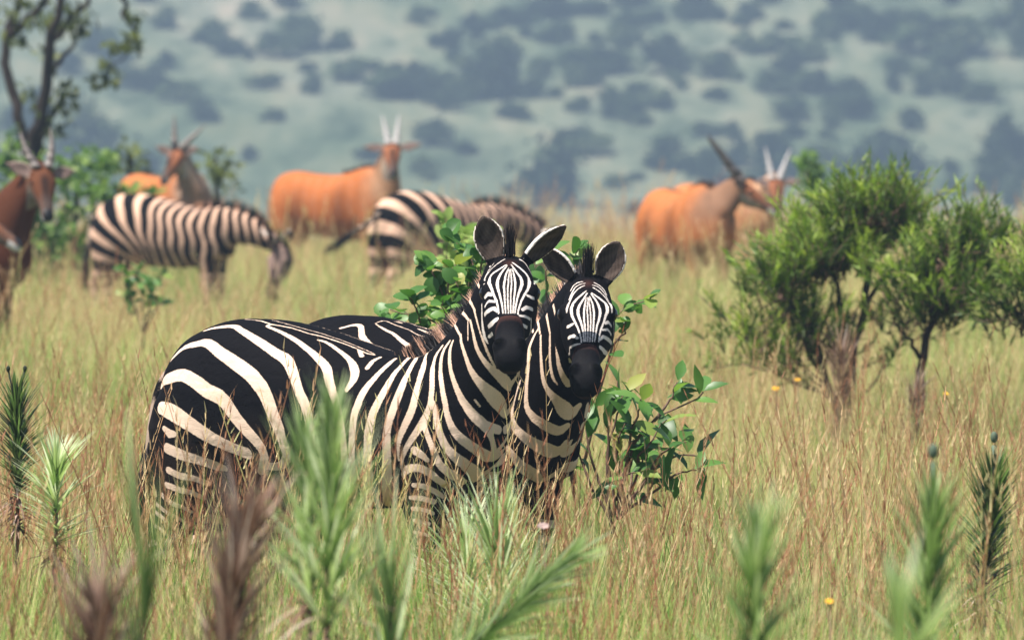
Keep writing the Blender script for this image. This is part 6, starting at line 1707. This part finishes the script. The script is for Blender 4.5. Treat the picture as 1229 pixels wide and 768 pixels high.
clump_tree('leafy_bush', 'green bush top showing between the white-horned eland and the feathery bushes', 93, 968,
           [[(968, 330, .05), (970, 240, .03), (972, 195, .02)]], [(972, 205, 12, 24, 1.0), (985, 225, 16, 18, .7)], 45, M_LEAF_TREE, .12, 'bush', n=120)


# ------------------------------------------------------------------ spiky leaved plants near the camera
def spike_plant(label, d, px, top, lean=0.0, H=.55, leafL=.105, tone=.5, dry=.3, n=150, bud=None, seed=1, spread=.9, twin=0, w=.009, dark_core=0.0):
    """upright stem packed with narrow leaves; the lower leaves wither and hang"""
    rng = np.random.default_rng(seed)
    top_p = P(px, top, d) - Vector((0, 0, leafL * .85 if bud else min(leafL, .13)))
    base = on_ground(px, d)
    base.x -= lean
    root = empty('spike_plant', base, 0, label, 'plant', 'spiky plants in the near grass')
    t_ = top_p - base
    tip_ = P(px, top, d) - base
    hgt = t_.z
    st = MB()
    pts = [Vector((0, 0, 0)), Vector((t_.x * .35, 0, hgt * .5)), t_] if lean < .3 else [Vector((0, 0, 0)), Vector((.01, 0, hgt * .35)), Vector((t_.x * .22, 0, hgt * .66)), t_]
    q = polyline(pts, 14, .003, rng)
    st.tube(q, [.009 - .005 * i / 14 for i in range(15)], 6)
    st.build('stem', M_TWIG, root)
    gl, dl = MB(), MB()
    f0 = max(.05, 1 - H / hgt)
    for i in range(int(n * (1.5 if dry > 1 else .95))):
        u = rng.uniform(0, 1)
        f = f0 + (1 - f0) * u
        j = min(int(f * 14), 13)
        p = q[j].lerp(q[j + 1], f * 14 - j)
        ax = (q[j + 1] - q[j]).normalized()
        o = Matrix.Rotation(float(rng.uniform(0, 2 * PI)), 3, ax) @ ax.orthogonal().normalized()
        isdry = u < dry + rng.normal(0, .06)
        if isdry:
            dv = (o * (rng.uniform(.15, .75) if dry > 1 else 1) + ax * (1.0 if dry > 1 else rng.uniform(-.5, .45))).normalized()
            dl.blade(p, dv, leafL * 2.0 * rng.uniform(.45, 1.0), w * (.75 if dry > 1 else 1.3), Vector((0, 0, -.05 if dry > 1 else -.35)) + o * (.12 if dry > 1 else 0), ax.cross(o), float(rng.uniform(.1, .85)), 3, .35)
        else:
            op = spread * 1.55 * (1.15 - .85 * u)
            dv = (o * op + ax * (.55 + .6 * u)).normalized()
            gl.blade(p, dv, leafL * 2.35 * rng.uniform(.7, 1.1) * (1 - .35 * max(0, u - .8) / .2), w, Vector((0, 0, -.12)) + o * .05, ax.cross(o), float(np.clip(rng.normal(tone, .16), 0, 1)), 3, .45)
    if gl.v: gl.build('foliage', M_SPIKE, root)
    if dl.v: dl.build('withered_foliage', M_SPIKE_DRY, root)
    if bud:
        for k in range(1 + twin):
            bm_ = MB()
            off = Vector((.055 * k - .0275 * twin, 0, .02))
            Beast.ell(bm_, tip_ + off + Vector((0, 0, 0 if twin else .035)), Vector((bud * .62, 0, 0)), Vector((0, bud * .62, 0)), Vector((0, 0, bud)), 12, 9)
            if twin: bm_.tube([t_ + Vector((0, 0, -.05)), tip_ + off], [.004, .003], 5)
            if not twin: bm_.tube([t_, tip_ + Vector((0, 0, .03))], [.009, .008], 7)
            bm_.build('seed_bud', M_BUD if twin else M_BUD_GREY, root)
    return root


spike_plant('tallest green spiky plant, its tip in front of the nearest zebra\'s belly', 19.0, 398, 456, .02, .78, .115, .70, .42, 340, seed=51, w=.009, spread=.62)
spike_plant('second light green spiky shoot beside the tallest one', 19.3, 368, 496, -.02, .35, .11, .66, .1, 150, seed=52, w=.009, spread=.5)
spike_plant('brown withered spiky plant in front of the nearest zebra\'s thigh', 17.8, 290, 568, .10, .55, .13, .1, 1.2, 300, seed=53, w=.014)
spike_plant('low brown withered plant at the bottom edge near the corner', 17.1, 122, 660, .03, .38, .13, .1, 1.2, 200, seed=54, w=.012)
spike_plant('pale grey-green spiky plant in the grass left of the nearest zebra\'s tail', 27.4, 66, 520, .0, .32, .095, .86, .12, 190, seed=55, spread=1.1)
spike_plant('dark olive spiky plant at the left edge topped by two black seed balls', 27.9, 20, 450, .0, .46, .075, .04, .30, 330, bud=.011, twin=1, seed=56)
spike_plant('spiky plant bent over to the right at the bottom centre', 21.1, 682, 622, .42, .66, .10, .64, .36, 420, seed=57, spread=.85)
spike_plant('bright green spiky tuft catching the light at the zebras\' feet', 25.6, 598, 590, .0, .34, .14, .80, .05, 120, seed=58, spread=.5, w=.010)
spike_plant('whitish green spiky tuft below the nearest zebra\'s striped forelegs', 26.6, 560, 598, -.02, .30, .13, .92, .05, 130, seed=59, spread=.8)
spike_plant('blurred fresh green spiky plant, low, right of the bent one', 17.0, 905, 590, .01, .46, .10, .62, .36, 240, seed=60, w=.009, spread=.7)
spike_plant('grey-budded spiky plant just left of the darker budded one', 19.7, 1120, 570, .05, .60, .11, .52, .30, 290, bud=.019, seed=61, spread=.75)
spike_plant('dark green spiky plant with a rounded bud standing clear at the right edge', 26.2, 1193, 546, .06, .44, .085, .14, .12, 330, bud=.018, seed=62, spread=.75)
spike_plant('narrow upright pale shoots at the bottom, left of centre', 19.4, 470, 640, .0, .30, .15, .72, .0, 46, seed=63, spread=.3, w=.012)
spike_plant('soft green upright blades at the bottom left, in front of the tail', 15.4, 168, 585, .0, .30, .15, .50, .0, 20, seed=64, spread=.12, w=.012)
spike_plant('out-of-focus green tip at the bottom right', 12.8, 1074, 668, .0, .20, .08, .66, .0, 40, seed=65, spread=.5, w=.014)


spike_plant('dark withered plant standing in the shade under the larger feathery bush', 44.5, 1010, 400, .03, .55, .12, .1, 1.2, 260, seed=66, w=.012)
spike_plant('pale withered plant at the foot of the smaller feathery bush', 43.5, 1100, 445, .02, .35, .10, .1, 1.2, 160, seed=67, w=.010)


def flower(label, d, px, py, r, mat, seed):
    rng = np.random.default_rng(seed)
    base = on_ground(px, d)
    root = empty('wild_flower', base, 0, label, 'flower', 'small flowers in the grass')
    c = P(px, py, d) - base
    st = MB(); st.tube([Vector((0, 0, 0)), c * .5 + Vector((.02, 0, 0)), c], [.003, .0025, .002], 5); st.build('stem', M_TWIG, root)
    pt = MB()
    for k in range(9):
        a = 2 * PI * k / 9
        o = Vector((math.cos(a), math.sin(a) * .8 - .3, .35 + math.sin(a) * .4)).normalized()
        pt.leaf(c, o, Vector((0, -1, .6)), r, r * .5, .5, .1, .2, True)
    pt.build('petals', mat, root)


for k, (d, x, y, r, m, lb) in enumerate([(41, 931, 467, .020, M_PETAL, 'yellow flower in the grass, lower left one below the larger feathery bush'), (42, 957, 456, .016, M_PETAL, 'yellow flower close under the larger feathery bush, upper right one of two'),
                                     (41, 1135, 473, .014, M_PETAL, 'tiny orange-yellow flower beneath the smaller feathery bush'), (21.5, 995, 722, .012, M_PETAL, 'yellow flower low in the near grass towards the bottom right'),
                                     (23.6, 652, 632, .017, M_PETAL_PINK, 'pale pinkish flower head above the bent spiky plant')]):
    flower(lb, d, x, y, r, m, 70 + k)


# ------------------------------------------------------------------ trees and bushes on the far hillside
def far_proto(name, seed, tall):
    rng = np.random.default_rng(seed)
    crown, trunk = MB(), MB()
    lobes = []
    ex, ey = rng.uniform(.25, .42), rng.uniform(.15, .40)
    for i in range(int(rng.integers(9, 16))):
        a = rng.uniform(0, 2 * PI); r = rng.uniform(0, 1) ** .7
        k = 1 - r
        lobes.append((Vector((ex * r * math.cos(a), ey * r * math.sin(a), rng.uniform(.16, .36 + .48 * k) * tall)), rng.uniform(.09, .24)))
    for c, r in lobes:
        lt = float(rng.normal(.42, .22))
        for i in range(110):
            v = Vector(rng.normal(0, 1, 3)).normalized()
            p = c + Vector((v.x, v.y, v.z * .8)) * (r * abs(rng.normal(.62, .42)))
            if p.z < .04: p.z = .04
            dv = (v + Vector(rng.normal(0, .6, 3))).normalized()
            crown.leaf(p, dv, v + Vector((0, 0, .4)), .085 * rng.uniform(.6, 1.3), .060, float(np.clip(rng.normal(lt, .18), 0, 1)), .1, .2, True)
    trunk.tube([Vector((0, 0, -.06)), Vector((.02, 0, .2)), Vector((0, .02, .45 * tall))], [.035, .028, .015], 6)
    for c, r in lobes[:4]:
        trunk.tube([Vector((.01, 0, .22)), c * .6 + Vector((0, 0, .05)), c], [.018, .012, .006], 5)
    return crown.mesh('crown'), trunk.mesh('trunk')


FAR = [far_proto('p', 80 + i, t) for i, t in enumerate((1.0, .85, .7, 1.15, .9, .75, 1.05))]
for c, t in FAR:
    c.materials.append(M_LEAF_FAR); t.materials.append(M_BARK)


def hill_point(px, py):
    r = ray(px, py)
    y = 470.0
    while y < 1690:
        if CAM_Z + r.z * y <= ground_z(r.x * y, y): break
        y += 4
    return Vector((r.x * y, y, ground_z(r.x * y, y))), y


def far_tree(px, base, w, h, label, group, k):
    p, y = hill_point(px, base)
    s = FPX / y
    W, Hh = w / s, h / s
    c, t = FAR[k % 7]
    root = empty('hillside_tree', p, (k * 2.4) % 6.28, label, 'tree', group)
    th = (1.0, .85, .7, 1.15, .9, .75, 1.05)[k % 7]
    root.scale = (W * 1.02, W * 1.02, Hh / th)
    for me, nm in ((c, 'crown'), (t, 'trunk')):
        o = bpy.data.objects.new(nm, me); COL.objects.link(o); o.parent = root
    return root


HG = 'trees on the hazy hillside'
NAMED = [
    (360, 58, 66, 62, 'tall dark tree high on the hillside, left of centre at the top edge'),
    (592, 122, 104, 84, 'biggest dark round tree on the upper hillside, above the centre eland and zebra heads'),
    (470, 120, 92, 50, 'broad low dark tree left of the biggest round one, above the centre eland\'s horns'),
    (800, 92, 92, 70, 'crisp dark rounded tree on the hillside straight above the long-horned eland'),
    (715, 92, 100, 46, 'wide dark tree joined to the left of the crisp rounded one'),
    (668, 252, 110, 92, 'large round blue-grey bush low on the slope between the elands\' two groups'),
    (104, 212, 120, 120, 'big blue-grey bush at the foot of the hill beside the corner tree\'s trunk'),
    (948, 146, 66, 42, 'low spreading tree on the slope above the white-horned eland'),
    (798, 206, 80, 54, 'rounded bush on the lower slope just left of the long dark horns'),
    (1062, 216, 96, 58, 'broad bush on the lower slope just above the larger feathery bush'),
    (1205, 200, 76, 88, 'tall dark tree at the right edge of the slope'),
    (1128, 66, 150, 64, 'wide dark stand-alone canopy at the top towards the right'),
    (1222, 70, 70, 90, 'dark tree crown cut by the top right corner'),
    (508, 216, 44, 32, 'small bush on the slope right beside the centre eland\'s ear'),
    (1092, 158, 46, 40, 'small round tree above the broad bush over the feathery bushes'),
    (965, 80, 80, 28, 'flat low tree high on the slope, right of the crisp rounded tree'),
    (1020, 40, 90, 40, 'leafy canopy at the top edge left of the wide one'),
]
for k, (x, b_, w, h, lb) in enumerate(NAMED):
    far_tree(x, b_, w, h, lb, HG, k)
rngf = np.random.default_rng(99)
SMALL = [(375, 118, 34, 30), (630, 46, 22, 20), (880, 168, 34, 34), (925, 182, 44, 28), (860, 200, 40, 26), (1145, 236, 34, 30), (690, 182, 66, 36), (735, 150, 40, 26), (270, 70, 50, 30), (255, 50, 60, 36), (215, 125, 66, 34),
         (240, 150, 60, 30), (300, 200, 26, 30), (770, 150, 36, 22), (410, 62, 44, 26), (540, 60, 50, 26), (830, 24, 60, 30), (705, 20, 70, 30), (760, 14, 60, 30), (1000, 160, 40, 30), (1180, 130, 60, 34), (1150, 120, 50, 30),
         (610, 150, 40, 24), (560, 190, 44, 22), (440, 200, 40, 22), (200, 40, 50, 30), (160, 110, 60, 40), (120, 60, 60, 40), (300, 26, 44, 28), (900, 70, 60, 26), (860, 120, 50, 24), (1185, 236, 44, 40), (1010, 214, 44, 26), (740, 232, 44, 24), (610, 236, 30, 20), (900, 30, 50, 26), (640, 120, 50, 30), (520, 130, 40, 26), (320, 110, 50, 26), (1216, 250, 40, 30), (585, 270, 40, 24), (770, 262, 44, 24), (330, 150, 40, 20), (40, 140, 60, 40), (1080, 90, 60, 30)]
for k, (x, b_, w, h) in enumerate(SMALL):
    far_tree(x, b_, w * 1.05, h, 'small blurred bush dotted among bigger trees on the hazy far hillside', 'small bushes on the hazy hillside', k + 1)


# scrub too small and too many to count, all over the hillside
def hillside_scrub():
    rng = np.random.default_rng(17)
    pts, rots, scl, idx = [], [], [], []
    while len(pts) < 1100:
        y = rng.uniform(640, 1500)
        x = rng.uniform(-1, 1) * (.075 * y + 15)
        if fbm(x + 300, y * .5, .02, 4) + rng.normal(0, .25) < .18: continue
        pts.append((x, y, ground_z(x, y)))
        rots.append((0, 0, rng.uniform(0, 6.28)))
        w = rng.uniform(1.5, 5.0)
        scl.append((w, w, w * rng.uniform(.5, .9)))
        idx.append(int(rng.integers(0, 7)))
    scatter('hillside_scrub', [c.copy() for c, t in FAR], pts, rots, scl, idx, M_LEAF_SCRUB)


M_LEAF_SCRUB = leaf_mat('scrub_leaf', [(0, (.045, .062, .032)), (.5, (.11, .13, .07)), (1, (.24, .23, .15))], .2, .7, .1, .8)
hillside_scrub()
